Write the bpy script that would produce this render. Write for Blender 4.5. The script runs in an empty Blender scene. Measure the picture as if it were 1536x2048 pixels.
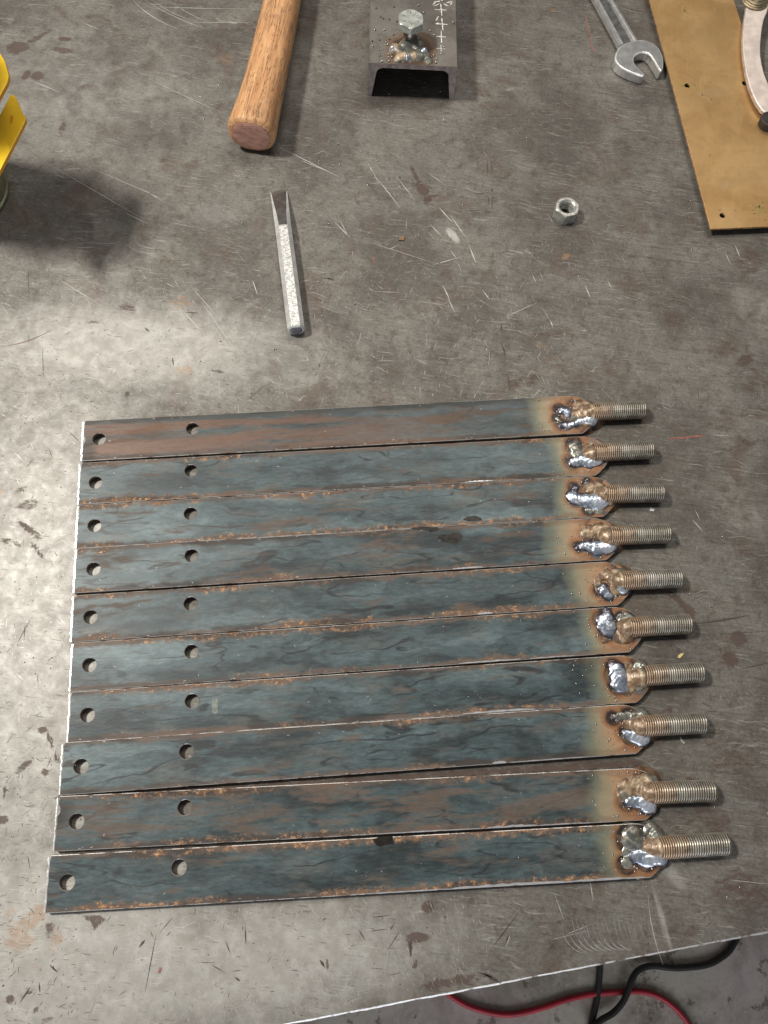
import bpy, bmesh, math, random
import numpy as np
from mathutils import Vector, Matrix, noise as mnoise
R=math.radians
U=1/1200.0            # drawing unit: 1/1200 m; the flat bars are 38.1 units (1.25 in) wide
random.seed(7); rng=np.random.default_rng(7)
scene=bpy.context.scene
# ---------------------------------------------------------------- camera
F=1540.0; TILT=0.32908; ROLL=0.13238; CH=647.406
ct,st=math.cos(TILT),math.sin(TILT); cr,sr=math.cos(ROLL),math.sin(ROLL)
_r=np.array([1,0,0.]); _u=np.array([0,ct,st]); FW=np.array([0,st,-ct])
RI=cr*_r+sr*_u; UP=-sr*_r+cr*_u; CC=np.array([0,0,CH])
cd=bpy.data.cameras.new('camera'); co=bpy.data.objects.new('camera',cd); scene.collection.objects.link(co)
cd.sensor_fit='VERTICAL'; cd.sensor_height=24; cd.lens=24*F/2048; cd.clip_start=.01; cd.clip_end=50
M=Matrix(((RI[0],UP[0],-FW[0],0),(RI[1],UP[1],-FW[1],0),(RI[2],UP[2],-FW[2],CH*U),(0,0,0,1)))
co.matrix_world=M; scene.camera=co
# ---------------------------------------------------------------- world, lamps, exposure
w=bpy.data.worlds.new('World'); scene.world=w; w.use_nodes=True
w.node_tree.nodes['Background'].inputs[0].default_value=(.92,.95,1,1)
w.node_tree.nodes['Background'].inputs[1].default_value=.125
def area(name,pos,target,size,power,col):
    l=bpy.data.lights.new(name,'AREA'); l.shape='RECTANGLE'; l.size,l.size_y=size; l.energy=power; l.color=col
    o=bpy.data.objects.new(name,l); scene.collection.objects.link(o)
    p=Vector(pos); o.location=p; d=Vector(target)-p; o.rotation_euler=d.to_track_quat('-Z','Y').to_euler(); return o
area('window_light',(-1.22,.46,1.84),(0,.15,0),(.26,.21),51,(1,.955,.88))
area('doorway_light',(.30,-1.7,.22),(0.2,0,-.45),(1.5,.9),15,(.84,.90,1))
area('ceiling_lamp',(.15,1.25,1.7),(0.0,.45,0),(1.1,.4),13,(1,.93,.84))
vs=scene.view_settings; vs.view_transform='Standard'; vs.look='None'; vs.exposure=0; vs.gamma=1
# ---------------------------------------------------------------- helpers
def P(px,py,z=0.):
    """point of the place (in units) seen at a photo pixel, at height z above the table"""
    d=(px-768)/F*RI-(py-1024)/F*UP+FW
    return CC+(z-CC[2])/d[2]*d
def ppu(px,py,z=0.):
    return 10/np.linalg.norm(P(px+10,py,z)-P(px,py,z))
def link(o,parent=None):
    scene.collection.objects.link(o)
    if parent is not None: o.parent=parent
    return o
def thing(name,label,cat,loc=(0,0,0),rz=0,group=None):
    o=bpy.data.objects.new(name,None); o.empty_display_size=.01
    o.location=Vector(loc)*U; o.rotation_euler=(0,0,rz); link(o); tag(o,label,cat,group); return o
def tag(o,label=None,cat=None,group=None,kind=None):
    if label: o['label']=label
    if cat: o['category']=cat
    if group: o['group']=group
    if kind: o['kind']=kind
    return o
def mesh(name,verts,faces,mats,parent=None,smooth=False,mi=None,kind=None,label=None):
    me=bpy.data.meshes.new(name)
    v=(np.asarray(verts,float)*U).tolist()
    me.from_pydata(v,[],[tuple(int(a) for a in f) for f in faces])
    for m in (mats if isinstance(mats,(list,tuple)) else [mats]): me.materials.append(m)
    if smooth: me.polygons.foreach_set('use_smooth',[True]*len(me.polygons))
    if mi is not None: me.polygons.foreach_set('material_index',list(mi))
    me.update()
    o=link(bpy.data.objects.new(name,me),parent)
    if kind: o['kind']=kind
    if label: o['label']=label
    return o
def loft(rings,cap=True):
    n=len(rings[0]); V=[tuple(p) for r in rings for p in r]; Fc=[]
    for k in range(len(rings)-1):
        a=k*n; b=a+n
        for i in range(n):
            j=(i+1)%n; Fc.append((a+i,a+j,b+j,b+i))
    if cap: Fc.append(tuple(range(n-1,-1,-1))); Fc.append(tuple(range((len(rings)-1)*n,len(rings)*n)))
    return V,Fc
def inset(poly,d):
    n=len(poly); out=[]
    for i in range(n):
        a=np.array(poly[i-1]);b=np.array(poly[i]);c=np.array(poly[(i+1)%n])
        e1=(b-a)/max(np.linalg.norm(b-a),1e-9); e2=(c-b)/max(np.linalg.norm(c-b),1e-9)
        n1=np.array([-e1[1],e1[0]]); n2=np.array([-e2[1],e2[0]]); m=n1+n2
        k=max(.35,(m@m)/2); out.append(b+m/ k*d*1.0 if False else b+m*d/max(.6,1+n1@n2))
    return out
def plate(name,outline,holes,z0,z1,bev,mats,parent=None,bevh=None,label=None):
    """flat plate: outline CCW, round holes (x,y,r); material 0 top, 1 bevel, 2 sides; real through holes"""
    bm=bmesh.new(); bevh=bevh or bev
    def ring(pts,z): return [bm.verts.new((p[0]*U,p[1]*U,(z(p) if callable(z) else z)*U)) for p in pts]
    def wall(a,b,m):
        n=len(a)
        for i in range(n):
            f=bm.faces.new((a[i],a[(i+1)%n],b[(i+1)%n],b[i])); f.material_index=m
    tops=[];bots=[]
    r0=ring(outline,z0); r1=ring(outline,z1-bev); rm=ring(inset(outline,bev*.3),z1-bev*.3); r2=ring(inset(outline,bev),z1)
    wall(r0,r1,2); wall(r1,rm,1); wall(rm,r2,1); tops.append(r2); bots.append(r0)
    for (x,y,r) in holes:
        c=[(x+r*math.cos(-2*math.pi*i/28),y+r*math.sin(-2*math.pi*i/28)) for i in range(28)]
        cb=[(x+(r+bevh)*math.cos(-2*math.pi*i/28),y+(r+bevh)*math.sin(-2*math.pi*i/28)) for i in range(28)]
        a=ring(c,z0); b=ring(c,z1-bevh); d=ring(cb,z1); wall(a,b,2); wall(b,d,1); tops.append(d); bots.append(a)
    for grp,up in ((tops,1),(bots,0)):
        ed=[]
        for rg in grp:
            for i in range(len(rg)):
                e=bm.edges.get((rg[i],rg[(i+1)%len(rg)])); ed.append(e)
        res=bmesh.ops.triangle_fill(bm,edges=ed,use_beauty=True,normal=(0,0,1 if up else -1))
        for g in res['geom']:
            if isinstance(g,bmesh.types.BMFace): g.material_index=0
    bmesh.ops.recalc_face_normals(bm,faces=bm.faces)
    me=bpy.data.meshes.new(name); bm.to_mesh(me); bm.free()
    for m in mats: me.materials.append(m)
    o=link(bpy.data.objects.new(name,me),parent)
    if label: o['label']=label
    return o
def tube(name,pts,rad,mat,parent=None,seg=14,sub=8,**k):
    pts=[np.array(p,float) for p in pts]; Q=[]
    for i in range(len(pts)-1):
        p0=pts[max(i-1,0)];p1=pts[i];p2=pts[i+1];p3=pts[min(i+2,len(pts)-1)]
        for s in range(sub):
            t=s/sub; Q.append(.5*((2*p1)+(-p0+p2)*t+(2*p0-5*p1+4*p2-p3)*t*t+(-p0+3*p1-3*p2+p3)*t**3))
    Q.append(pts[-1]); rings=[]
    for i,q in enumerate(Q):
        t=Q[min(i+1,len(Q)-1)]-Q[max(i-1,0)]; t/=np.linalg.norm(t)
        a=np.cross(t,[0,0,1.]); 
        if np.linalg.norm(a)<.05: a=np.cross(t,[0,1.,0])
        a/=np.linalg.norm(a); b=np.cross(a,t)
        rings.append([q+rad*(math.cos(x)*a+math.sin(x)*b) for x in np.linspace(0,2*math.pi,seg,endpoint=False)])
    V,Fc=loft(rings); return mesh(name,V,Fc,mat,parent,True,**k)
# ---------------------------------------------------------------- node helper
class N:
    def __init__(s,name):
        s.m=bpy.data.materials.new(name); s.m.use_nodes=True; s.t=s.m.node_tree; s.nn=s.t.nodes
        s.b=s.nn['Principled BSDF']; s.tc=s.nn.new('ShaderNodeTexCoord'); s.obj=s.map(s.tc.outputs['Object'],(12,12,12))
    def L(s,a,b):
        if isinstance(a,(int,float)): b.default_value=a
        elif isinstance(a,tuple): b.default_value=a if len(a)==len(b.default_value) else (*a,1)
        else: s.t.links.new(a,b)
    def map(s,v,sc=(1,1,1),rot=0,loc=(0,0,0)):
        n=s.nn.new('ShaderNodeMapping'); s.L(v,n.inputs[0]); n.inputs['Scale'].default_value=sc; n.inputs['Rotation'].default_value=(0,0,rot); n.inputs['Location'].default_value=loc; return n.outputs[0]
    def noise(s,v,sc,det=4,ro=.55,dist=0,col=False):
        n=s.nn.new('ShaderNodeTexNoise'); s.L(v,n.inputs['Vector']); n.inputs['Scale'].default_value=sc; n.inputs['Detail'].default_value=det; n.inputs['Roughness'].default_value=ro; n.inputs['Distortion'].default_value=dist
        return n.outputs['Color' if col else 'Fac']
    def vor(s,v,sc,feat='F1',out='Distance',rnd=1):
        n=s.nn.new('ShaderNodeTexVoronoi'); n.feature=feat; s.L(v,n.inputs['Vector']); n.inputs['Scale'].default_value=sc; n.inputs['Randomness'].default_value=rnd; return n.outputs[out]
    def ma(s,op,a,b=0.,c=0.,clamp=False):
        n=s.nn.new('ShaderNodeMath'); n.operation=op; n.use_clamp=clamp; s.L(a,n.inputs[0]); s.L(b,n.inputs[1]); s.L(c,n.inputs[2]); return n.outputs[0]
    def vm(s,op,a,b):
        n=s.nn.new('ShaderNodeVectorMath'); n.operation=op; s.L(a,n.inputs[0]); s.L(b,n.inputs[1]); return n.outputs[0]
    def st(s,v,lo,hi,a=0.,b=1.):
        n=s.nn.new('ShaderNodeMapRange'); n.interpolation_type='SMOOTHSTEP'; s.L(v,n.inputs[0])
        for i,x in enumerate((lo,hi,a,b)): n.inputs[i+1].default_value=x
        return n.outputs[0]
    def mix(s,f,a,b,mode='MIX'):
        n=s.nn.new('ShaderNodeMix'); n.data_type='RGBA'; n.blend_type=mode; s.L(f,n.inputs[0]); s.L(a,n.inputs[6]); s.L(b,n.inputs[7]); return n.outputs[2]
    def sep(s,v):
        n=s.nn.new('ShaderNodeSeparateXYZ'); s.L(v,n.inputs[0]); return n.outputs
    def attr(s,name):
        n=s.nn.new('ShaderNodeAttribute'); n.attribute_name=name; return n
    def bump(s,h,strength,dist,prev=None):
        n=s.nn.new('ShaderNodeBump'); s.L(h,n.inputs['Height']); n.inputs['Strength'].default_value=strength; n.inputs['Distance'].default_value=dist*U
        if prev is not None: s.L(prev,n.inputs['Normal'])
        return n.outputs[0]
    def out(s,col,rough,metal,normal=None,spec=.5):
        s.L(col,s.b.inputs['Base Color']); s.L(rough,s.b.inputs['Roughness']); s.L(metal,s.b.inputs['Metallic'])
        s.b.inputs['Specular IOR Level'].default_value=spec
        if normal is not None: s.L(normal,s.b.inputs['Normal'])
        return s.m
def simple(name,col,rough=.5,metal=0.,var=.25,sc=20,bs=.3,bd=.3,spec=.5):
    n=N(name); f=n.noise(n.obj,sc,6,.6)
    c=n.mix(n.st(f,.3,.7),tuple(x*(1-var) for x in col),tuple(min(1,x*(1+var)) for x in col))
    return n.out(c,n.st(f,.2,.8,rough*.85,min(1,rough*1.15)),metal,n.bump(f,bs,bd),spec)
# ---------------------------------------------------------------- table material
def table_mat():
    n=N('bare_steel_plate'); v=n.obj
    w1=n.vm('ADD',v,n.vm('MULTIPLY',n.noise(v,3,4,.6,col=True),(.25,.25,0)))
    a=n.noise(w1,1.1,9,.62,.4); b=n.noise(n.map(v,(1,1,1),.5,(5,3,0)),2.3,8,.6,.8); d=n.noise(n.map(v,(1,1,1),0,(9,1,0)),9,8,.68,.3)
    base=n.mix(n.st(a,.36,.64),(.100,.092,.080),(.188,.178,.158))
    base=n.mix(n.ma('MULTIPLY',n.st(b,.50,.68),.75),base,(.115,.086,.068))
    base=n.mix(n.ma('MULTIPLY',n.st(b,.44,.30),.5),base,(.170,.173,.155))
    base=n.mix(n.ma('MULTIPLY',n.st(d,.50,.68),.62),base,(.075,.058,.045))
    gr=n.noise(n.map(v,(1,1.15,1),.25,(2,7,0)),34,9,.8); base=n.mix(.40,base,n.mix(n.st(gr,.36,.64),(.22,.21,.20),(.80,.79,.78)),'OVERLAY')
    base=n.mix(n.ma('MULTIPLY',n.st(d,.46,.28),.35),base,(.27,.26,.235))
    # directional rubbing marks on the right (horizontal) and polish swirls
    sx=n.noise(n.map(v,(1.2,22,1),-.12),1.6,7,.65,.3)
    xx=n.sep(v)[0]; base=n.mix(n.ma('MULTIPLY',n.st(sx,.48,.62),n.st(xx,-1.5,2.5,.10,.38)),base,(.078,.062,.051))
    at=n.attr('marks'); rgb=n.nn.new('ShaderNodeSeparateColor'); n.L(at.outputs['Color'],rgb.inputs[0]); alpha=at.outputs['Alpha']
    fine=n.noise(w1,14,8,.7,.5); fin2=n.noise(w1,5,6,.65,.6)
    hat=n.noise(n.map(w1,(1,3.2,1),1.0),9,6,.7)
    def mask(ch,k=1.05,nz=hat): # ragged edge: channel plus noise through a threshold
        return n.st(n.ma('ADD',ch,n.ma('MULTIPLY',n.ma('SUBTRACT',nz,.5),k)),.38,.62)
    pol=n.st(n.ma('ADD',alpha,n.ma('MULTIPLY',n.ma('SUBTRACT',fin2,.5),.7)),.1,.95)
    base=n.mix(pol,base,n.mix(n.st(d,.32,.6),(.47,.46,.43),(.37,.355,.325)))
    scr=None
    for i,(rot,sc,lo) in enumerate(((.35,46,.60),(-.95,50,.60),(1.35,60,.61),(-.35,40,.60),(1.9,44,.62))):
        wv=n.vm('ADD',v,n.vm('MULTIPLY',n.noise(v,1.3+.3*i,2,.5,col=True),(.35,.35,0)))
        s=n.noise(n.map(wv,(2.2,sc,1),rot,(i*3.1,i*1.7,0)),1.3,3,.6)
        m=n.st(n.noise(n.map(v,(1,1,1),0,(i*7,4,0)),2.0,3,.6),.48,.62)
        s=n.ma('MULTIPLY',n.st(s,lo,lo+.07),m); scr=s if scr is None else n.ma('MAXIMUM',scr,s)
    base=n.mix(n.ma('MULTIPLY',scr,.42),base,(.46,.45,.42))
    dk=n.noise(n.map(v,(3,40,1),1.2,(2,8,0)),1.7,4,.6); dk=n.ma('MULTIPLY',n.st(dk,.63,.68),.6)
    base=n.mix(dk,base,(.05,.038,.03))
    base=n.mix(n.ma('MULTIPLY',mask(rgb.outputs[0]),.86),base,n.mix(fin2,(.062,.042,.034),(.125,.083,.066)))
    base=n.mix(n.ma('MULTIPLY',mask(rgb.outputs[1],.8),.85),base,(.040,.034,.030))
    base=n.mix(n.ma('MULTIPLY',mask(rgb.outputs[2],1.0),.5),base,n.mix(fine,(.32,.13,.05),(.36,.27,.15)))
    vd=n.vor(v,19); vc=n.vor(v,19,out='Color'); vs_=n.sep(vc)
    dots=n.ma('MULTIPLY',n.st(vd,.14,.05),n.st(vs_[0],.72,.74))
    base=n.mix(n.ma('MULTIPLY',dots,.85),base,(.022,.018,.015))
    ro=n.ma('ADD',.46,n.ma('MULTIPLY',d,.22)); ro=n.ma('SUBTRACT',ro,n.ma('MULTIPLY',pol,.03)); ro=n.ma('ADD',ro,n.ma('MULTIPLY',mask(rgb.outputs[0]),.12))
    h=n.ma('ADD',n.ma('MULTIPLY',d,.7),n.ma('ADD',n.ma('MULTIPLY',scr,.35),n.ma('MULTIPLY',dots,-1.5)))
    return n.out(base,ro,.32,n.bump(h,.4,.4))
# ---------------------------------------------------------------- bar materials
def bar_mat(i,rust,teal,edge,wx,spots):
    n=N('mill_scale_steel'); sx=37.3*i
    v=n.map(n.obj,(1,1,1),0,(sx,sx*.37,0)); x,y,z=n.sep(n.obj)[:3]  # 1 = 100 units
    ws=n.vm('ADD',v,n.vm('MULTIPLY',n.noise(v,2.6,4,.6,col=True),(.55,.22,0)))
    a=n.noise(n.map(ws,(.5,1.7,1)),2.1,7,.56,.3); b=n.noise(n.map(v,(.6,2.2,1),0,(3,2,0)),3.0,7,.62,.5)
    tn=(.85,1.,1.05,.95,.92,1.08,1.0,1.05,.9,.92)[i]; tn*=1.08; T1,T2,T3=[tuple(k*tn for k in q) for q in ((.062,.088,.094),(.030,.041,.044),(.112,.150,.158))]
    c=n.mix(n.st(a,.38,.52),T2,T1); c=n.mix(n.ma('MULTIPLY',n.st(a,.53,.64),.8*teal),c,T3)
    c=n.mix(n.ma('MULTIPLY',n.st(b,.50,.66),.45),c,(.115,.105,.094))
    dk=n.noise(n.map(ws,(1,1.6,1),0,(7,0,0)),4.2,6,.62); c=n.mix(n.ma('MULTIPLY',n.st(dk,.54,.68),.50),c,(.036,.044,.046))
    # flow lines in the scale: thin contours of a stretched warped noise
    wl=n.vm('ADD',v,n.vm('MULTIPLY',n.noise(v,1.6,3,.55,col=True),(.6,.16,0)))
    for k,(s_,f) in enumerate(((1.1,6.),(2.0,4.5))):
        q=n.noise(n.map(wl,(.30,1.5,1),0,(k*4,k,0)),s_,3,.5); q=n.ma('PINGPONG',n.ma('MULTIPLY',q,f),.5)
        ln=n.ma('MULTIPLY',n.st(q,.045,.010),n.st(n.noise(n.map(v,(1,1,1),0,(k,9,0)),2.2,3,.6),.44,.54)); c=n.mix(n.ma('MULTIPLY',ln,.85),c,(.026,.030,.032))
    fi=n.noise(n.map(v,(.45,1.7,1)),26,9,.78); c=n.mix(.45,c,n.mix(n.st(fi,.36,.64),(.24,.24,.24),(.76,.76,.76)),'OVERLAY'); c=n.mix(n.ma('MULTIPLY',n.st(fi,.60,.68),.35),c,(.20,.15,.115))
    # rust: broad brown veil, band along both long edges, bright orange specks
    rn=n.noise(n.map(v,(.5,2.4,1),0,(2,5,0)),3.2,8,.66,.4); ry=n.ma('ABSOLUTE',y)
    wob=n.ma('MULTIPLY',n.ma('SUBTRACT',n.noise(n.map(v,(1,.6,1),0,(4,4,0)),5.5,6,.65),.5),.11)
    band=n.st(n.ma('ADD',ry,wob),.148,.178)
    ru=n.st(n.ma('ADD',rn,rust*.20),.59,.72)
    bc=n.mix(fi,(.085,.054,.038),(.190,.122,.084))
    c=n.mix(n.ma('MULTIPLY',ru,.62),c,bc)
    c=n.mix(n.ma('MULTIPLY',band,.78),c,n.mix(n.st(rn,.35,.65),(.070,.058,.050),(.165,.105,.075)))
    sp=n.noise(n.map(v,(1.0,1.3,1),0,(1,6,0)),15,8,.82); lng=n.noise(n.map(v,(.35,.35,1),0,(6,6,0)),3.1,3,.6); c=n.mix(n.ma('MULTIPLY',n.ma('MULTIPLY',n.st(n.ma('ADD',ry,wob),.13,.165),n.st(n.noise(n.map(v,(.3,1,1),0,(3,8,0)),4.,5,.6),.5,.58)),.8),c,(.035,.032,.030))
    orr=n.ma('MULTIPLY',n.st(sp,.44,.62),n.ma('MULTIPLY',n.st(n.ma('ADD',ry,wob),  .125,.17),n.st(lng,.56-edge*.12,.66-edge*.12)))
    c=n.mix(n.ma('MULTIPLY',orr,.85),c,n.mix(n.st(sp,.5,.64),(.22,.11,.055),(.58,.33,.16)))
    if i==0:  # the rustiest bar: long brown streaks over its left half
        lf=n.st(x,4.3,1.2); s2=n.noise(n.map(v,(.25,4.,1)),2.2,7,.6,.3)
        c=n.mix(n.ma('MULTIPLY',n.ma('MULTIPLY',n.st(s2,.40,.58),lf),.85),c,n.mix(fi,(.095,.050,.034),(.215,.118,.075)))
        c=n.mix(n.ma('MULTIPLY',n.st(y,.13,.16),.85),c,(.045,.052,.052))
        c=n.mix(n.ma('MULTIPLY',n.ma('MULTIPLY',n.st(x,.17,.06),n.st(y,.12,-.02)),.85),c,(.03,.022,.016))
    if i==8: c=n.mix(n.ma('MULTIPLY',n.ma('MULTIPLY',n.st(x,.16,.02),n.st(n.ma('ABSOLUTE',n.ma('SUBTRACT',y,.05)),.12,.02)),.85),c,(.025,.02,.018))
    # heat tint round the weld
    dx=n.ma('SUBTRACT',x,wx/100); dy=n.ma('MULTIPLY',y,.75)
    dist=n.ma('SQRT',n.ma('ADD',n.ma('MULTIPLY',dx,dx),n.ma('MULTIPLY',dy,dy)))
    dist=n.ma('ADD',dist,n.ma('MULTIPLY',n.ma('SUBTRACT',n.noise(v,3.4,5,.58),.5),.26))
    dist=n.ma('ADD',dist,(0,.06,.03,-.04,.05,.07,.09,.06,.03,.07)[i])
    hc=n.mix(n.st(dist,.55,.43),c,n.mix(.6,c,(.19,.20,.14)))
    hc=n.mix(n.ma('MULTIPLY',n.st(dist,.46,.35),.85),hc,(.30,.245,.155))
    hc=n.mix(n.ma('MULTIPLY',n.st(dist,.36,.27),.85),hc,n.mix(fi,(.30,.165,.085),(.47,.30,.18)))
    hc=n.mix(n.ma('MULTIPLY',n.st(dist,.26,.19),.75),hc,n.mix(n.st(fi,.35,.65),(.20,.085,.035),(.42,.21,.10)))
    hc=n.mix(n.ma('MULTIPLY',n.st(dist,.19,.12),n.st(n.noise(v,9,3,.5),.40,.55)),hc,(.035,.022,.018))
    hc=n.mix(n.ma('MULTIPLY',n.st(n.ma('ADD',ry,wob),.13,.16),n.ma('MULTIPLY',n.st(dist,.6,.3),.4)),hc,(.16,.08,.05))
    md=None
    for (sx_,sy_,sr_) in spots:
        ddx=n.ma('SUBTRACT',x,sx_/100); ddy=n.ma('SUBTRACT',y,sy_/100); dd=n.ma('SUBTRACT',n.ma('SQRT',n.ma('ADD',n.ma('MULTIPLY',ddx,ddx),n.ma('MULTIPLY',ddy,ddy))),sr_/100)
        md=dd if md is None else n.ma('MINIMUM',md,dd)
    hn=n.noise(v,8,4,.6); md=n.ma('ADD',md,n.ma('MULTIPLY',n.ma('SUBTRACT',hn,.5),.09))
    hc=n.mix(n.ma('MULTIPLY',n.st(md,.075,.035),.70),hc,(.24,.105,.042))
    hc=n.mix(n.ma('MULTIPLY',n.st(md,.040,.012),n.st(hn,.36,.52,.45,1.)),hc,(.028,.020,.018))
    hc=n.mix(n.ma('MULTIPLY',n.ma('MULTIPLY',n.st(dist,.22,.16),n.st(n.noise(n.map(v,(1,1,1),0,(8,8,0)),5,3,.5),.54,.62)),.7),hc,(.13,.14,.15))
    ro=n.ma('ADD',.36,n.ma('ADD',n.ma('MULTIPLY',ru,.22),n.ma('MULTIPLY',band,.16))); ro=n.ma('ADD',ro,n.ma('MULTIPLY',fi,.10))
    h=n.ma('ADD',n.ma('MULTIPLY',fi,.6),n.ma('ADD',n.ma('MULTIPLY',a,.8),n.ma('MULTIPLY',orr,.6)))
    return n.out(hc,ro,.10,n.bump(h,.45,.45),.38)
def edge_mat(bright):
    n=N('rolled_edge_steel'); v=n.obj; f=n.noise(v,6,6,.65); g=n.noise(n.map(v,(1,1,1),0,(3,3,3)),22,5,.7)
    c=n.mix(n.st(f,.62-bright,.74-bright),n.mix(g,(.085,.060,.048),(.17,.115,.085)),n.mix(g,(.50,.46,.42),(.85,.84,.82)))
    return n.out(c,.42,n.st(f,.62-bright,.74-bright,.1,.8),n.bump(g,.5,.4))
def silver_weld():
    n=N('bright_weld_metal'); v=n.obj; f0=n.noise(v,8,1,.4); g=n.nn.new('ShaderNodeObjectInfo').outputs['Random']
    f=n.noise(n.vm('ADD',v,n.vm('MULTIPLY',n.noise(v,6,3,.5,col=True),(.3,.3,.3))),9,5,.6,.6); q=n.noise(v,32,6,.7)
    c=n.mix(n.st(f,.36,.58),(.32,.37,.45),(.76,.82,.92)); c=n.mix(n.ma('MULTIPLY',n.st(f,.60,.70),.6),c,(.50,.44,.62))
    c=n.mix(n.ma('MULTIPLY',n.st(n.noise(v,17,4,.6),.58,.66),.6),c,(.16,.15,.17))
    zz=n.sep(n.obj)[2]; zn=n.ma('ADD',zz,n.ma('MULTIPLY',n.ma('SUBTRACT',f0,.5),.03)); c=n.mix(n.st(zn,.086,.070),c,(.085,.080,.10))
    return n.out(c,n.st(q,.3,.75,.26,.34),.75,n.bump(n.ma('ADD',f0,n.ma('MULTIPLY',q,.03)),.3,.8))
def tan_weld():
    n=N('heat_tinted_weld'); v=n.obj; f=n.noise(v,7,4,.55,.8); q=n.noise(v,28,6,.7); e=n.noise(n.map(v,(1,1,1),0,(4,8,1)),4.5,4,.5,.5)
    c=n.mix(n.st(f,.38,.60),(.27,.165,.095),(.50,.39,.265)); c=n.mix(n.st(e,.47,.56),c,(.135,.135,.115)); c=n.mix(n.ma('MULTIPLY',n.st(e,.43,.37),.8),c,(.14,.085,.050)); c=n.mix(n.ma('MULTIPLY',n.st(f,.40,.30),.8),c,(.12,.055,.028))
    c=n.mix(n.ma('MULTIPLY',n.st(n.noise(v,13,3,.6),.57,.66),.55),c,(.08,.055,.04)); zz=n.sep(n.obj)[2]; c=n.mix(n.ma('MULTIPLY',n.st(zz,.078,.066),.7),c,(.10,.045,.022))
    return n.out(c,n.st(q,.3,.7,.26,.50),.22,n.bump(n.ma('ADD',n.noise(v,7,1,.4),n.ma('MULTIPLY',q,.02)),.35,.7))
def grey_weld():
    n=N('sooty_weld_metal'); v=n.obj; f=n.noise(v,8,5,.6,.8); q=n.noise(v,30,6,.7)
    c=n.mix(n.st(f,.36,.62),(.10,.105,.10),(.36,.37,.33)); c=n.mix(n.ma('MULTIPLY',n.st(q,.5,.66),.5),c,(.30,.17,.08))
    return n.out(c,n.st(q,.3,.7,.22,.42),.6,n.bump(n.ma('ADD',n.noise(v,8,1,.4),n.ma('MULTIPLY',q,.08)),.4,.8))
def thread_mat():
    n=N('threaded_steel'); v=n.obj; x,y,z=n.sep(n.obj)[:3]; rnd=n.nn.new('ShaderNodeObjectInfo').outputs['Random']
    f=n.noise(v,9,4,.6); fr=n.st(n.ma('ADD',x,n.ma('MULTIPLY',n.ma('SUBTRACT',f,.5),.45)),-.50,-.24)
    f2=n.noise(v,16,5,.7); silver=n.mix(n.st(f,.35,.65),(.46,.45,.44),(.85,.84,.84)); gold=n.mix(n.st(f,.35,.65),(.30,.28,.23),(.60,.565,.49))
    c=n.mix(fr,(.66,.47,.32),n.mix(n.st(rnd,.45,.65),gold,silver))
    c=n.mix(n.ma('MULTIPLY',n.st(f2,.54,.66),.6),c,(.12,.095,.075)); c=n.mix(n.attr('groove').outputs['Fac'],c,(.045,.034,.026))
    return n.out(c,.40,.6,n.bump(n.noise(v,40,4,.7),.3,.2))
def wood_mat():
    n=N('worn_ash_wood'); v=n.obj  # local z runs along the handle
    g=n.noise(n.map(n.obj,(9,9,.9)),1.6,7,.6,.6); f=n.noise(v,9,7,.7); p=n.noise(v,2.4,5,.6)
    c=n.mix(n.st(g,.35,.65),(.50,.245,.105),(.68,.39,.19)); c=n.mix(n.ma('MULTIPLY',n.st(g,.60,.68),.65),c,(.14,.06,.03))
    c=n.mix(n.ma('MULTIPLY',n.st(p,.50,.64),.5),c,(.27,.15,.085))
    pk=n.noise(n.map(n.obj,(26,26,7)),1,5,.65); c=n.mix(n.ma('MULTIPLY',n.st(pk,.62,.70),.6),c,(.11,.05,.03))
    gz=n.noise(n.map(n.obj,(3,3,.8),0,(5,1,0)),2.2,6,.7); c=n.mix(n.ma('MULTIPLY',n.st(gz,.52,.66),.40),c,(.19,.10,.055))
    ck=n.noise(n.map(n.obj,(14,14,.7),0,(9,1,0)),1.5,5,.65,.3); ckm=n.st(n.ma('ABSOLUTE',n.ma('SUBTRACT',ck,.5)),.012,.004); c=n.mix(n.ma('MULTIPLY',ckm,.7),c,(.10,.045,.022))
    return n.out(c,.52,0.,n.bump(n.ma('ADD',g,n.ma('ADD',n.ma('MULTIPLY',f,.5),n.ma('MULTIPLY',ckm,-.8))),.6,1.0))
def brass_mat():
    n=N('tarnished_brass'); v=n.obj; a=n.noise(v,1.4,7,.6,.6); f=n.noise(v,16,7,.7); b=n.noise(n.map(v,(1,1,1),0,(4,2,0)),4.5,6,.65,.6)
    c=n.mix(n.st(a,.35,.65),(.50,.30,.12),(.62,.40,.18)); c=n.mix(n.ma('MULTIPLY',n.st(b,.55,.7),.5),c,(.40,.25,.09))
    c=n.mix(n.ma('MULTIPLY',n.st(b,.42,.30),.35),c,(.76,.55,.34)); c=n.mix(n.ma('MULTIPLY',n.st(f,.62,.72),.4),c,(.15,.07,.03))
    at=n.attr('marks'); c=n.mix(n.st(n.ma('ADD',at.outputs['Fac'],n.ma('MULTIPLY',n.ma('SUBTRACT',f,.5),.8)),.4,.8),c,(.75,.62,.25))
    s=n.noise(n.map(v,(40,1.5,1),.3),1.5,4,.6); c=n.mix(n.ma('MULTIPLY',n.st(s,.60,.66),.25),c,(.66,.5,.28))
    return n.out(c,n.st(b,.3,.7,.34,.46),.62,n.bump(f,.25,.3))
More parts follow.
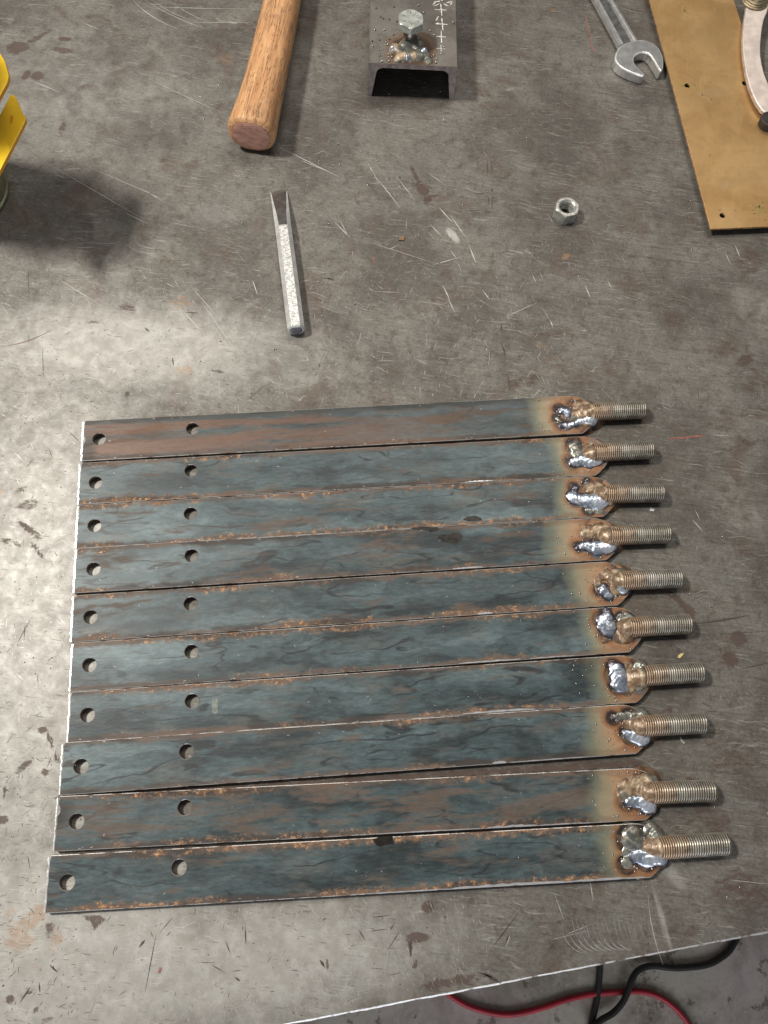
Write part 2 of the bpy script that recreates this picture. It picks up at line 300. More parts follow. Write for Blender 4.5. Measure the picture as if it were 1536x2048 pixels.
def floor_mat():
    n=N('stained_concrete'); v=n.obj; a=n.noise(v,.9,9,.65,.4); f=n.noise(v,7,9,.75); b=n.noise(n.map(v,(1,1,1),0,(3,3,0)),.35,4,.6)
    c=n.mix(n.st(a,.38,.62),(.25,.205,.155),(.50,.45,.37)); c=n.mix(n.ma('MULTIPLY',n.st(f,.54,.66),.7),c,(.62,.55,.50)); c=n.mix(n.ma('MULTIPLY',n.st(f,.44,.34),.6),c,(.16,.12,.09))
    c=n.mix(n.ma('MULTIPLY',n.st(b,.5,.6),.4),c,(.52,.41,.41))
    g=n.noise(n.map(v,(1,1,1),0,(9,2,0)),2.6,6,.7); c=n.mix(n.ma('MULTIPLY',n.st(g,.57,.64),.75),c,(.12,.085,.06)); return n.out(c,.7,0.,n.bump(f,.6,2.))
MT_table=table_mat(); MT_edge=edge_mat(.22); MT_edge_dark=edge_mat(.06); MT_silver=silver_weld(); MT_tan=tan_weld(); MT_grey=grey_weld(); MT_thread=thread_mat()
MT_bright=simple('bright_scraped_steel',(.52,.505,.48),.46,.3,.15,30)
MT_worn=simple('polished_worn_edge',(.86,.86,.88),.30,.75,.1,20)
MT_scratch=simple('fresh_scratch_metal',(.36,.345,.31),.40,.6,.2,30)
MT_nick=simple('dark_nick',(.06,.048,.040),.6,.1,.3,30)
MT_brown=simple('brown_scuff',(.15,.10,.075),.5,.3,.3,30)
MT_bead=simple('spatter_bead_metal',(.40,.39,.37),.25,.9,.2,30)
MT_beadd=simple('dark_spatter_metal',(.12,.10,.085),.3,.7,.3,30)
MT_plated=simple('zinc_plated_steel',(.74,.74,.72),.36,.5,.15,14,.35,.5)
MT_chrome=simple('satin_chrome',(.70,.69,.67),.25,.78,.12,12,.2,.3)
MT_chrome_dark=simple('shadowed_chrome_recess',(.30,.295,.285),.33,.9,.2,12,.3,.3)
# ---------------------------------------------------------------- the welding table
ea=P(571,2047)[:2]; eb=P(1536,1862)[:2]; ed=(eb-ea)/np.linalg.norm(eb-ea); en=np.array([-ed[1],ed[0]])
def to_uv(p): q=np.asarray(p)[...,:2]-ea; return q@ed,q@en
us=[];vs_=[]
for q in [(0,0),(1536,0),(0,2048),(1536,2048)]:
    a,b=to_uv(P(*q)); us.append(a); vs_.append(b)
u0,u1,v1=min(us)-40,max(us)+40,max(vs_)+40
GU=np.concatenate([[u0-420,u0-200],np.arange(u0,u1,2.6),[u1+200,u1+420]]); GV=np.concatenate([[0,.5],np.arange(2.5,v1,2.6),[v1+150,v1+300]])
UU,VV=np.meshgrid(GU,GV); WX=ea[0]+UU*ed[0]+VV*en[0]; WY=ea[1]+UU*ed[1]+VV*en[1]; WZ=np.zeros_like(WX)
nu,nv=len(GU),len(GV)
paint=np.zeros((nv,nu,4))
def blot(px,py,rx,ry=None,ang=0,ch=0,s=.75,soft=1.0):
    """stain or painted shade centred where photo pixel (px,py) lies on the table; radii in photo px, angle in degrees"""
    ry=ry or rx; c=P(px,py); k=ppu(px,py); a=R(ang)+math.atan2(RI[1],RI[0])
    dx,dy=WX-c[0],WY-c[1]; x=(dx*math.cos(a)+dy*math.sin(a))/(rx/k); y=(-dx*math.sin(a)+dy*math.cos(a))/(ry/k*1.06)
    d=np.sqrt(x*x+y*y); m=np.clip((1.5-d)/soft,0,1)*s; paint[...,ch]=np.maximum(paint[...,ch],m)
# brown stains
for t in [(35,95,26,20,10),(75,75,48,8,40,0,.6),(52,150,9,16,-15),(75,152,16,14,-20),(125,100,34,10,-10,0,.65),(130,78,16,7,0),(125,255,9,20,-10,0,.6),
 (70,60,60,30,10,0,.42),(300,270,60,25,0,0,.40),(170,175,26,12,20,0,.5),(230,200,50,40,0,0,.42),(390,80,40,15,0,0,.45),(350,210,40,50,0,0,.38),
 (828,345,6,26,20),(845,378,13,22,35),(868,392,14,5,5),(855,400,10,8),(800,355,5,4),(1080,722,16,24,0,0,.35),(710,60,22,12,80,0,.4),(980,230,60,50,0,0,.38),
 (1362,1205,8,34,38),(1378,1222,12,20,30),(1340,1190,7,14,30,0,.6),(1478,1278,20,20,0,0,.72),(1462,1318,16,20,60),(1440,1300,6,6),(1330,985,6,18,0,0,.5),(1490,720,30,14,35,0,.62),(1500,760,40,60,0,0,.46),
 (1350,640,30,26,0,0,.5),(1050,760,60,20,10,0,.5),(1490,890,30,16,0,0,.46),(1500,520,40,50,0,0,.5),(1340,1420,8,6),(1450,1500,60,70,0,0,.48),(1400,1650,110,60,0,0,.46),(1480,1780,90,60,0,0,.5),(1380,1560,10,8),(1320,1480,40,12,0,0,.48),
 (60,1060,46,9,-35,0,.62),(75,1100,36,6,-50,0,.6),(20,1085,30,10,-20,0,.55),(55,1010,30,14,20,0,.55),(40,980,20,10,30,0,.5),(90,1545,8,12,20),(85,1460,12,8,0),(100,1480,5,22,30),(112,1515,6,12,30,0,.7),(50,1530,28,9,45,0,.62),
 (190,1838,26,8,-10,0,.8),(190,1850,8,12,0),(100,1860,14,20,0,0,.58),(72,2020,8,7),(20,2000,12,10,0),(5,1640,14,10),(10,1580,5,20,0,0,.7),(130,1950,4,9,20),(160,1945,4,10,20),(95,2040,20,5,10,0,.7),(60,1985,10,5,30),(255,615,22,10,-10,0,.6),(270,560,14,12,0,0,.45),(255,790,8,12,0,0,.62),(435,742,18,6,-15,0,.6),(180,645,26,8,0,0,.45),
 (855,1815,14,12,0,0,.78),(835,1875,30,10,0,0,.72),(820,1890,8,8,0),(893,1835,8,3),(895,1965,70,12,10,0,.62),(935,1960,50,10,10,0,.6),(820,1905,4,16,0),(655,1930,5,12,10),(830,1928,6,10,-20),(1090,1870,60,40,0,0,.42),(1160,1830,80,50,0,0,.40),(620,1825,26,10,-10,0,.46),(660,30,30,50,0,0,.38)]: blot(*t)
# shade in the gap between two bars painted in, then other dark areas
for x in range(130,1300,30): blot(x,1597-(x-130)*.062,24,8,-3,0,.7)  # gap shade between eighth and ninth bar, painted in brown
for x in range(500,1300,30): blot(x,1580-(x-500)*.056,22,7,-3,1,.62)  # darker second pass of the painted gap shade
for t in [(1150,1890,110,26,12,1,.40,1.2),(1090,1900,50,30,0,1,.40,1.2),(560,385,22,9,15,1,.55),(530,400,34,30,0,1,.36),(985,1935,60,14,10,1,.42),(1350,1090,60,16,0,1,.38),(1300,830,40,10,0,1,.40),(650,120,20,80,0,1,.42),(1250,60,50,50,0,1,.38),(1240,500,120,20,0,1,.36),(150,560,120,18,0,1,.32)]: blot(*t)
# warm / yellowish and orange marks
for t in [(1132,513,13,7,30,2,.72),(1085,690,30,14,-10,2,.46),(1100,715,30,20,0,2,.40),(450,120,34,24,-10,2,.44),(360,605,34,22,0,2,.50),(370,740,28,16,0,2,.56),(375,770,14,14,0,2,.45),(60,1840,70,22,40,2,.60),(40,1880,40,30,0,2,.55),(110,1880,26,34,0,2,.50),(75,1935,22,8,-20,2,.5),(0,985,10,6,0,2,.7),(1108,22,14,10,0,2,.5),(100,1500,6,20,0,2,.4),(20,1840,24,40,0,2,.45)]: blot(*t)
# ground bright steel to the left and along the near edge
for t in [(60,1250,250,850,0,3,.66,1.2),(260,690,360,110,0,3,.75,1.1),(120,1900,420,220,0,3,.80,1.0),(500,1930,420,130,6,3,.75,1.1),(800,1880,180,60,10,3,.48,1.0),(120,180,420,190,0,3,.36,1.2),(440,430,90,30,-10,3,.32,1.2),(520,740,200,60,0,3,.38,1.2),(1340,1740,14,44,35,3,.5,.9),(1310,1710,20,10,0,3,.42),(1325,1840,6,60,12,3,.6,.9),(1500,1040,60,40,0,3,.34),(1510,620,60,90,0,3,.30),(905,470,6,16,35,3,1.3,.8),(1230,150,34,14,0,3,.4)]: blot(*t)
V=np.stack([WX,WY,WZ],-1).reshape(-1,3); idx=np.arange(nu*nv).reshape(nv,nu)
Fq=np.stack([idx[:-1,:-1],idx[:-1,1:],idx[1:,1:],idx[1:,:-1]],-1).reshape(-1,4)
tb=thing('welding_table','scratched bare steel welding table top carrying the tools and the row of bars','table',(0,0,0))
me=bpy.data.meshes.new('tabletop'); me.from_pydata((V*U).tolist(),[],Fq.tolist()); me.materials.append(MT_table)
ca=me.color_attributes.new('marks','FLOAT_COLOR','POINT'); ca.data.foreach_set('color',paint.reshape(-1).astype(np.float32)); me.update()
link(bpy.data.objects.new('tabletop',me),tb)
# near edge: rolled-over bright arris, front and side faces, underside, with small dings
NE=400; rows=[]
for k,(vv,zz) in enumerate([(0,0),(-.9,-.35),(-1.6,-1.2),(-1.7,-12),(0,-12.2)]):
    rr=[]
    for i in range(NE+1):
        uu=GU[0]+(GU[-1]-GU[0])*i/NE; wv=mnoise.noise(Vector((uu*.09,1.3,0)))*.55+mnoise.noise(Vector((uu*.4,4.3,0)))*.3
        f=0 if k in(0,4) else wv
        rr.append((*(ea+ed*uu+en*(vv+f)),zz))
    rows.append(rr)
Vv=[p for r_ in rows for p in r_]; Ff=[(k*(NE+1)+i,(k+1)*(NE+1)+i,(k+1)*(NE+1)+i+1,k*(NE+1)+i+1) for k in range(4) for i in range(NE)]
mesh('worn_edge',Vv,Ff,[edge_mat(.25),MT_edge_dark],tb,True,[0 if k<2 else 1 for k in range(4) for i in range(NE)])
A=ea+ed*GU[0]; B=ea+ed*GU[-1]; Cc=B+en*GV[-1]; D=A+en*GV[-1]
mesh('underside',[(*A,-12.4),(*B,-12.4),(*Cc,-12.4),(*D,-12.4),(*A,-.2),(*B,-.2),(*Cc,-.2),(*D,-.2)],[(3,2,1,0),(1,2,6,5),(2,3,7,6),(3,0,4,7)],MT_edge_dark,tb)
for uu,vv in ((GU[0]+60,60),(GU[-1]-60,60),(GU[0]+60,GV[-1]-60),(GU[-1]-60,GV[-1]-60)):
    c=ea+ed*uu+en*vv; s=30; sq=[(c[0]+a*s,c[1]+b*s) for a,b in ((-1,-1),(1,-1),(1,1),(-1,1))]
    mesh('leg',*loft([[(x,y,-900) for x,y in sq],[(x,y,-12.5) for x,y in sq]]),MT_edge_dark,tb)
# scratches, nicks and scuffs as thin raised or dragged slivers of metal
class Sliv:
    def __init__(s): s.V=[];s.F=[]
    def add(s,p,ang,ln,wd,curve=0.,z=.12):
        p=np.array(p[:2]); k=5; b=len(s.V)
        for i in range(k+1):
            t=i/k; a=ang+curve*(t-.5); q=p+np.array([math.cos(a),math.sin(a)])*ln*(t-.5); nrm=np.array([-math.sin(a),math.cos(a)])
            h=wd*.5*math.sin(math.pi*min(max(t,.06),.94))*(.7+.5*random.random()); s.V+= [(*(q+nrm*h),z),(*(q-nrm*h),z)]
        for i in range(k): s.F.append((b+2*i+1,b+2*i+3,b+2*i+2,b+2*i))
    def px(s,x0,y0,x1,y1,wd,curve=0.,z=.12):
        a=P(x0,y0);b=P(x1,y1); d=b-a; s.add((a+b)/2,math.atan2(d[1],d[0]),np.linalg.norm(d),.8*wd/ppu((x0+x1)/2,(y0+y1)/2),curve,z)
    def build(s,name,mat,parent,**k): return mesh(name,s.V,s.F,mat,parent,**k)
br,fa,dk,bw=Sliv(),Sliv(),Sliv(),Sliv()
for t in [(262,6,350,62,2.2,.25),(285,4,420,66,1.6,.2),(300,2,380,44,1.3,.2),(320,15,400,15,1.2),(330,0,420,50,1.2,.15),(165,45,200,60,2),(60,160,120,185,2),
 (380,45,505,45,1.6),(330,16,510,18,1.2),(290,155,440,225,1.3,.05),(560,295,690,360,1.8),(600,320,660,345,1.5),(735,325,760,370,1.6),(757,360,800,415,2.2),(790,350,830,400,1.3),(855,345,890,370,1.2),(878,415,905,445,2.2),(900,430,935,480,2),(860,448,885,475,1.6),(938,490,952,527,2.2),(900,500,915,520,1.6),(865,530,925,513,2),(670,445,700,475,2),(680,440,695,470,1.6),(725,480,880,530,1),(745,583,800,585,1),(885,570,900,600,2),(895,595,910,625,1.6),(965,580,980,600,1.6),(1008,635,1075,605,1.2),(1170,570,1180,595,2.2),(1100,640,1106,655,2.4),(1160,660,1175,662,1.2),(1065,550,1072,565,1.5),
 (100,330,290,440,1.2),(180,335,330,400,1.2),(280,375,330,405,1.4),(250,425,300,450,1.4),(120,560,200,610,1.2),(380,570,440,640,1.3),(400,600,470,700,1.2),(505,560,515,590,2),(330,565,350,575,1.6),(365,620,400,660,1.6),(430,655,460,700,1.2),
 (1385,1040,1405,1062,2),(1390,1020,1400,1040,1.4),(1470,490,1480,515,2),(1450,505,1462,530,1.6),(1215,560,1222,575,1.6),(1085,775,1060,800,1),(1425,870,1460,872,1.2),(1325,1700,1370,1730,2),(1290,1790,1320,1930,2,.2),(1180,1760,1186,1800,2),(1108,1785,1128,1840,1.6),(1020,1870,1012,1895,2.2),(1100,1880,1180,1860,1.2),(1130,1870,1190,1845,1.2),(1460,1760,1536,1768,1.6),(1380,1710,1430,1716,1.4),
 (2170,0,2180,5,1)]: br.px(*t)
for k in range(16): # short polished rubs beside the near edge
    x=1140+k*10+random.uniform(-4,4); fa.px(x,1830+random.uniform(-8,8),x+14,1870+random.uniform(0,26),2.2,.2)
for k in range(9): br.px(1120+k*14,1870+k*2,1160+k*13,1912-k,1.3,.5)
for t in [(0,700,105,666,3.2,.3),(290,520,400,522,1.6),(330,560,340,600,1.4)]: bw.px(*t)
for t in [(975,318,974,355,2.6),(983,322,984,345,2),(984,375,984,385,4),(977,393,978,412,3),(985,393,984,415,3),(1003,648,1002,664,4),(1006,690,1011,716,4.5),(1016,750,1020,780,4),(986,505,986,515,3),(1000,585,1000,600,3),
 (968,1946,1002,1967,9),(955,1944,985,1955,4),(395,385,405,420,1),(56,535,58,595,1.8),(85,695,87,755,1.6),(135,860,160,885,2),(372,625,396,626,3.4),(290,655,298,664,4),(345,715,347,732,3.4),(495,800,530,770,1.6),(50,1250,48,1280,2),(640,555,670,559,3),(655,556,668,561,5),(1395,775,1398,800,2),
 (985,1895,1035,1828,3),(1012,1885,1018,1870,5),(320,1865,345,1835,2),(290,1985,312,1870,2.2),(450,1880,462,1910,2.4),(490,1850,492,1890,3),(395,1925,430,1925,1.4),(420,1928,450,1945,2),(278,1895,290,1880,6),(40,2005,60,1975,5),(78,1965,80,1985,4),(100,1930,115,1945,4),(35,1285,60,1240,2),(470,1955,480,1962,5),(780,1860,790,1845,3),(775,1900,800,1862,2),(718,1860,730,1880,3),(745,1835,780,1830,2.4),(740,1862,775,1858,2),(820,1880,822,1910,5),(640,1920,650,1935,6),(1145,1100,1150,1108,2),(1240,1425,1250,1432,3),(1403,1405,1425,1415,3),(1290,1210,1300,1222,2),(1345,1140,1350,1148,3)]: dk.px(*t)
dk.px(1381,1250,1500,1232,5,.05); dk.px(1440,1268,1536,1262,1.6); dk.px(1484,1338,1536,1326,3)
def inside(p):
    a,b=to_uv(p); return b>4
def scatter(S,n,box,ang,spread,ln,wd,curve=.1):
    k=0
    while k<n:
        x,y=random.uniform(box[0],box[2]),random.uniform(box[1],box[3]); p=P(x,y)
        k+=1
        if inside(p): S.add(p,R(ang)+random.gauss(0,R(spread)),ln[0]*.5+(ln[1]-ln[0])*min(1.6,random.expovariate(2.6)),(wd[0]+(wd[1]-wd[0])*random.random()**2)*.62,random.uniform(-curve,curve))
scatter(br,260,(0,0,1536,820),-25,22,(4,16),(.25,.55)); scatter(fa,420,(0,0,1536,820),-30,35,(5,26),(.3,.7),.2)
scatter(fa,420,(500,450,1536,820),75,14,(4,14),(.3,.6)); scatter(br,130,(500,480,1200,800),-65,12,(3,9),(.3,.6))
scatter(br,420,(0,540,520,900),-40,40,(3,10),(.3,.6),.3); scatter(br,260,(0,900,180,1900),-60,50,(3,10),(.3,.7),.3)
scatter(br,900,(150,1790,980,2048),115,12,(3,8),(.3,.6),.3); scatter(br,320,(0,1830,700,2048),135,30,(3,11),(.3,.6),.3)
scatter(fa,300,(1150,800,1536,1900),10,40,(3,12),(.3,.6)); scatter(br,80,(1200,800,1536,1900),-30,60,(2,6),(.3,.5))
scatter(dk,230,(0,520,560,880),20,60,(1.5,7),(.3,.8),.4); scatter(dk,170,(0,880,170,1850),40,60,(1.5,8),(.3,.9),.4); scatter(dk,130,(0,1820,900,2048),60,45,(1.5,8),(.3,.9),.4)
scatter(dk,420,(0,0,1536,800),0,90,(1,5),(.25,.6)); scatter(dk,330,(1200,780,1536,1880),10,50,(1,6),(.3,.8)); scatter(bw,150,(0,500,560,1100),30,40,(2,8),(.4,1.2),.3); scatter(bw,160,(0,1400,160,2048),50,40,(2,7),(.4,1.2),.3)
scatter(bw,260,(1000,420,1536,1900),6,12,(4,22),(.3,.8),.1)
br.build('bright_scratches',MT_bright,tb,kind='stuff'); fa.build('faint_scratches',MT_scratch,tb,kind='stuff'); dk.build('dark_nicks',MT_nick,tb,kind='stuff'); bw.build('brown_scuffs',MT_brown,tb,kind='stuff')
# red and white layout marks on the table (flat paint)
MT_red=simple('faded_red_chalk',(.27,.105,.08),.8,0,.4,60); MT_chalk=simple('white_chalk',(.70,.68,.62),.9,0,.25,60)
def mark(name,segs,mat,parent,z,label=None):
    S=Sliv()
    for (x0,y0,x1,y1,wd) in segs:
        a=P(x0,y0,z);b=P(x1,y1,z)
        for k in range(7):  # broken chalk: several short overlapping strokes
            t=k/7; q0=a+(b-a)*t; q1=a+(b-a)*min(1,t+.2); d=q1-q0
            S.add((q0+q1)/2+np.array([random.gauss(0,.25),random.gauss(0,.25),0]),math.atan2(d[1],d[0]),np.linalg.norm(d),wd/2*random.uniform(.5,1.1),0,z+.12+.015*(k%3))
    o=S.build(name,mat,parent)
    if label: o['label']=label
    return o
mark('red_mark',[(1172,30,1178,75,3.5),(1178,70,1186,105,4.5)],MT_red,tb,0,'short broken red chalk line near the wrench')
mark('red_mark',[(1332,878,1408,871,5)],MT_red,tb,0,'faint red line right of the upper studs')
mark('red_mark',[(746,512,749,528,4)],MT_red,tb,0,'tiny red fleck in the middle of the table')
mark('red_mark',[(316,1940,322,1942,9)],MT_red,tb,0,'small red dot near the bottom left')
# ---------------------------------------------------------------- spatter beads
def beads(name,pts,mat,parent=None,**k):
    Vb=[];Fb=[]
    for (x,y,z,r) in pts:
        b=len(Vb); Vb.append((x,y,z+r*.9))
        for lat,rr in ((.55,.8),(0,1.),(-.6,.75)):
            for i in range(7): a=2*math.pi*i/7; Vb.append((x+r*rr*math.cos(a),y+r*rr*math.sin(a),z+r*lat))
        for i in range(7):
            j=(i+1)%7; Fb.append((b,b+1+i,b+1+j))
            for q in (0,1): o=b+1+7*q; Fb.append((o+i,o+7+i,o+7+j,o+j))
    return mesh(name,Vb,Fb,mat,parent,True,**k)
def pbeads(n,box,rr):
    out=[]
    for _ in range(n):
        p=P(random.uniform(box[0],box[2]),random.uniform(box[1],box[3]))
        if inside(p): r=random.uniform(*rr)*random.choice((.6,.8,1,1)); out.append((p[0],p[1],r*.5,r))
    return out
tag(beads('weld_spatter',pbeads(300,(380,0,1400,800),(.35,.95))+pbeads(70,(0,300,1536,820),(.3,.6))+pbeads(110,(1250,780,1536,1800),(.3,.8))+pbeads(60,(560,200,760,640),(.4,1.)),MT_bead),
    'tiny shiny weld spatter balls scattered over the table top','weld spatter',kind='stuff')
# ---------------------------------------------------------------- the ten welded bars
T=6.35; W=39.5
BARS=[(-274.8732,247.9924,.2041),(-267.6417,207.8533,.2014),(-259.5641,168.9566,.2019),(-251.6048,131.0067,.1999),(-243.5494,90.7621,.2013),(-234.4436,52.0949,.2001),(-226.3695,13.5317,.1961),(-222.2881,-25.1183,.1937),(-216.2096,-64.3398,.1713),(-211.6932,-105.8134,.1728)]
H1=[(198,878),(191,965),(189,1051),(187,1138),(181,1234),(179,1330),(175,1430),(162,1533),(153,1643),(134,1765)]
H2=[(385,857),(382,941),(381,1027),(383,1111),(381,1207),(383,1303),(384,1402),(373,1503),(370,1615),(358,1735)]
RB=[(1165,865),(1191,949),(1205,1028),(1212,1119),(1235,1208),(1258,1303),(1272,1402),(1272,1507),(1291,1640),(1301,1756)]
Z5=(1060,770);Z6=(1120,1100);Z7=(1160,1400);ZS=4.267
STUD=[(Z5,590,228,978,212),(Z5,600,575,1045,555),(Z5,700,930,1135,922),(Z5,740,1285,1190,1270),(Z6,590,260,1030,240),(Z6,650,655,1112,632),(Z6,775,1070,1215,1042),(Z7,600,220,1065,195),(Z7,680,790,1140,775),(Z7,750,1258,1258,1225)]
WELD=[ # per bar: (kind, [(x,y,r) in zoom px ...])
 [('t',[(430,150,55),(500,165,40),(470,220,60),(545,225,50),(330,230,70),(420,290,60),(500,290,50)]),('s',[(265,200,36),(310,200,42),(345,225,40),(330,255,30)]),('s',[(285,325,34),(340,325,40),(400,310,38),(450,285,36),(510,272,46),(555,265,34),(545,300,32)]),('g',[(240,270,24),(265,295,22)])],
 [('g',[(395,505,58),(410,560,60),(430,600,45)]),('t',[(500,545,45),(560,530,55),(600,560,50),(480,560,40)]),('s',[(380,645,46),(440,630,52),(500,620,55),(560,625,52),(600,630,34),(520,660,40)])],
 [('t',[(500,860,55),(570,850,60),(630,880,50),(680,930,50),(690,970,34),(560,900,60)]),('s',[(395,870,34),(360,930,46),(400,960,52),(460,965,52),(520,985,60),(590,980,70),(640,960,52)]),('g',[(520,1050,40),(600,1050,45),(500,830,34)])],
 [('t',[(500,1225,62),(500,1275,50),(600,1240,60),(680,1255,60),(720,1290,50),(600,1190,40)]),('s',[(435,1375,32),(480,1365,42),(540,1370,48),(600,1375,56),(665,1370,58),(715,1370,40),(590,1410,40)])],
 [('t',[(370,205,52),(330,260,40),(440,195,50),(510,200,50),(560,230,55),(460,240,50),(360,330,60),(500,330,60)]),('s',[(355,340,30),(385,310,40),(410,360,44),(440,400,34)]),('s',[(520,280,36),(545,310,46),(580,280,34),(560,350,24)])],
 [('s',[(410,520,36),(440,545,34),(375,590,48),(390,650,56),(430,690,52),(455,650,44),(430,600,50)]),('g',[(530,575,38),(580,560,42),(615,590,44),(570,610,40)]),('t',[(540,640,50),(600,650,55),(640,660,50),(500,740,60),(580,740,60),(400,770,40)])],
 [('t',[(460,960,50),(590,1000,60),(620,1120,70),(580,1200,60),(480,1200,50),(670,1090,55),(720,1100,50),(440,1080,50)]),('s',[(475,995,46),(520,1000,50),(490,1060,60),(540,1080,62),(510,1140,58),(555,1160,52)]),('g',[(680,985,42),(730,1000,34),(690,1150,44)])],
 [('g',[(300,150,34),(360,140,42),(430,135,46),(500,135,52),(560,130,40)]),('s',[(295,155,22),(330,140,24),(380,145,20),(480,165,18)]),('t',[(420,200,50),(500,215,48),(560,215,55),(590,250,45),(420,330,70)]),('s',[(410,270,34),(440,300,44),(490,310,50),(545,330,52),(580,320,40),(530,360,36)])],
 [('t',[(370,710,46),(440,700,60),(500,695,60),(570,685,60),(640,700,50),(380,780,60),(450,790,60),(560,780,60),(640,790,50),(400,850,60)]),('g',[(600,660,40),(650,690,30)]),('s',[(420,870,42),(470,865,52),(530,870,44),(590,880,62),(620,910,50),(570,950,34)])],
 [('g',[(470,1190,98),(460,1140,60)]),('g',[(620,1130,70),(670,1180,60),(700,1250,50)]),('t',[(640,1250,60),(690,1270,50),(600,1290,50),(560,1430,60)]),('s',[(460,1350,44),(510,1330,50),(560,1350,56),(620,1350,60),(680,1340,56),(710,1360,44),(600,1390,40)]),('g',[(420,1400,50),(420,1300,50)])]]
MATW={'t':(MT_tan,'weld_base'),'s':(MT_silver,'weld_bead'),'g':(MT_grey,'weld_bead')}
LAB=['topmost bar of the row, rusty brown left half, ragged left end','second bar from the top, round grey weld lump above a long silver one','third bar from the top, S-shaped silver weld winding towards its stud',
 'fourth bar from the top, dark oval damp spot on blue scale, long pale weld','fifth bar from the top, two small separate silver weld blobs before its stud','sixth bar from the top, upright ragged silver weld and whitish silver stud',
 'seventh bar from the top, single upright oval weld and slot-shaped dent beside second hole','eighth bar from the top, last one above the wide dark gap','ninth bar from the top, first below the wide gap, nicked left corner','bottom bar of the row, nearest the table edge, big round grey weld dome']
RUST=[.5,.25,.2,.3,.2,.1,.1,0,.62,.2]; TEAL=[.3,.7,.9,.9,.8,1,.8,1,.35,.8]; EDG=[.1,.7,1.2,.4,.8,1.0,.7,.2,.7,.9]
def weldmesh(name,ctrl,mat,parent,seed,floor_=.6,K=.9):
    """ctrl: (x,y,r,zc,rz) in bar units -> lumpy bead as a height sheet that plunges below the bar surface at its rim"""
    c=np.array(ctrl); g=.42; x0,x1=c[:,0].min()-c[:,2].max()*1.5,c[:,0].max()+c[:,2].max()*1.5; y0,y1=c[:,1].min()-c[:,2].max()*1.5,c[:,1].max()+c[:,2].max()*1.5
    X,Y=np.meshgrid(np.arange(x0,x1,g),np.arange(y0,y1,g)); r_=np.random.default_rng(seed)
    Xw,Yw=X.copy(),Y.copy()
    for k in range(7):
        fr=.25*1.45**k; a=r_.uniform(0,6.28); ph=r_.uniform(0,6.28,2); am=.42/(1.7**k)
        s=np.sin((X*math.cos(a)+Y*math.sin(a))*fr+ph[0]); s2=np.sin((-X*math.sin(a)+Y*math.cos(a))*fr*1.13+ph[1]); Xw+=am*s*.8; Yw+=am*s2*.8
    acc=0
    for (x,y,r,zc,rz) in ctrl:
        q=np.sqrt((Xw-x)**2+(Yw-y)**2)/r; e=zc+np.where(q<1,rz*np.sqrt(np.clip(1-q*q,0,1)),-(q-1)*rz*4.5); acc=acc+np.exp(K*e)
    h=np.log(acc+1e-9)/K-.45/K
    xl,yl,rl=c[-1][:3]; rip=np.sin(np.sqrt((Xw-xl)**2+(Yw-yl)**2)*1.8)*.07
    nz=0
    for k in range(6):
        fr=.9*1.5**k; a=r_.uniform(0,6.28); nz=nz+np.sin((X*math.cos(a)+Y*math.sin(a))*fr+r_.uniform(0,6))*np.sin((-X*math.sin(a)+Y*math.cos(a))*fr*.9+r_.uniform(0,6))*.07/1.7**k
    h=h+rip+nz; keep=h>floor_; h=np.maximum(h,floor_-.1)
    cell=keep[:-1,:-1]|keep[1:,:-1]|keep[:-1,1:]|keep[1:,1:]
    idx=np.arange(X.size).reshape(X.shape); Fq=np.stack([idx[:-1,:-1],idx[:-1,1:],idx[1:,1:],idx[1:,:-1]],-1)[cell]
    used=np.unique(Fq); remap=-np.ones(X.size,int); remap[used]=np.arange(len(used))
    V=np.stack([X.ravel(),Y.ravel(),h.ravel()],-1)[used]; return mesh(name,V,remap[Fq],mat,parent,True)
def stud(parent,p0,p1,R0=8.55):
    """threaded rod from p0 (in the weld) to p1 (free tip), real helical thread; local origin at the tip, -x towards the weld"""
    L=float(np.linalg.norm(np.array(p1)-np.array(p0))); pitch=1.9; dep=.85; seg=30; stp=pitch/6; ns=int(L/stp)
    V=[];G=[]
    for k in range(ns+1):
        x=-k*stp; ch=max(0,1.6-k*stp)
        for i in range(seg):
            a=2*math.pi*i/seg; t=abs(((x/pitch+a/(2*math.pi))%1)-.5)*2; d=dep*(1-t) if k>0 else 0
            r=min(R0-d,R0-ch*1.1); V.append((x,r*math.cos(a),r*math.sin(a))); G.append(max(0,(1-t)*1.9-.62))
    F_=[(k*seg+i,(k+1)*seg+i,(k+1)*seg+(i+1)%seg,k*seg+(i+1)%seg) for k in range(ns) for i in range(seg)]+[tuple(range(seg))]
    o=mesh('threaded_stud',V,F_,MT_thread,parent,False); at=o.data.attributes.new('groove','FLOAT','POINT'); at.data.foreach_set('value',np.clip(G,0,1))
    d=np.array(p1)-np.array(p0); o.location=Vector(p1)*U; o.rotation_euler=(0,0,math.atan2(d[1],d[0])); return o
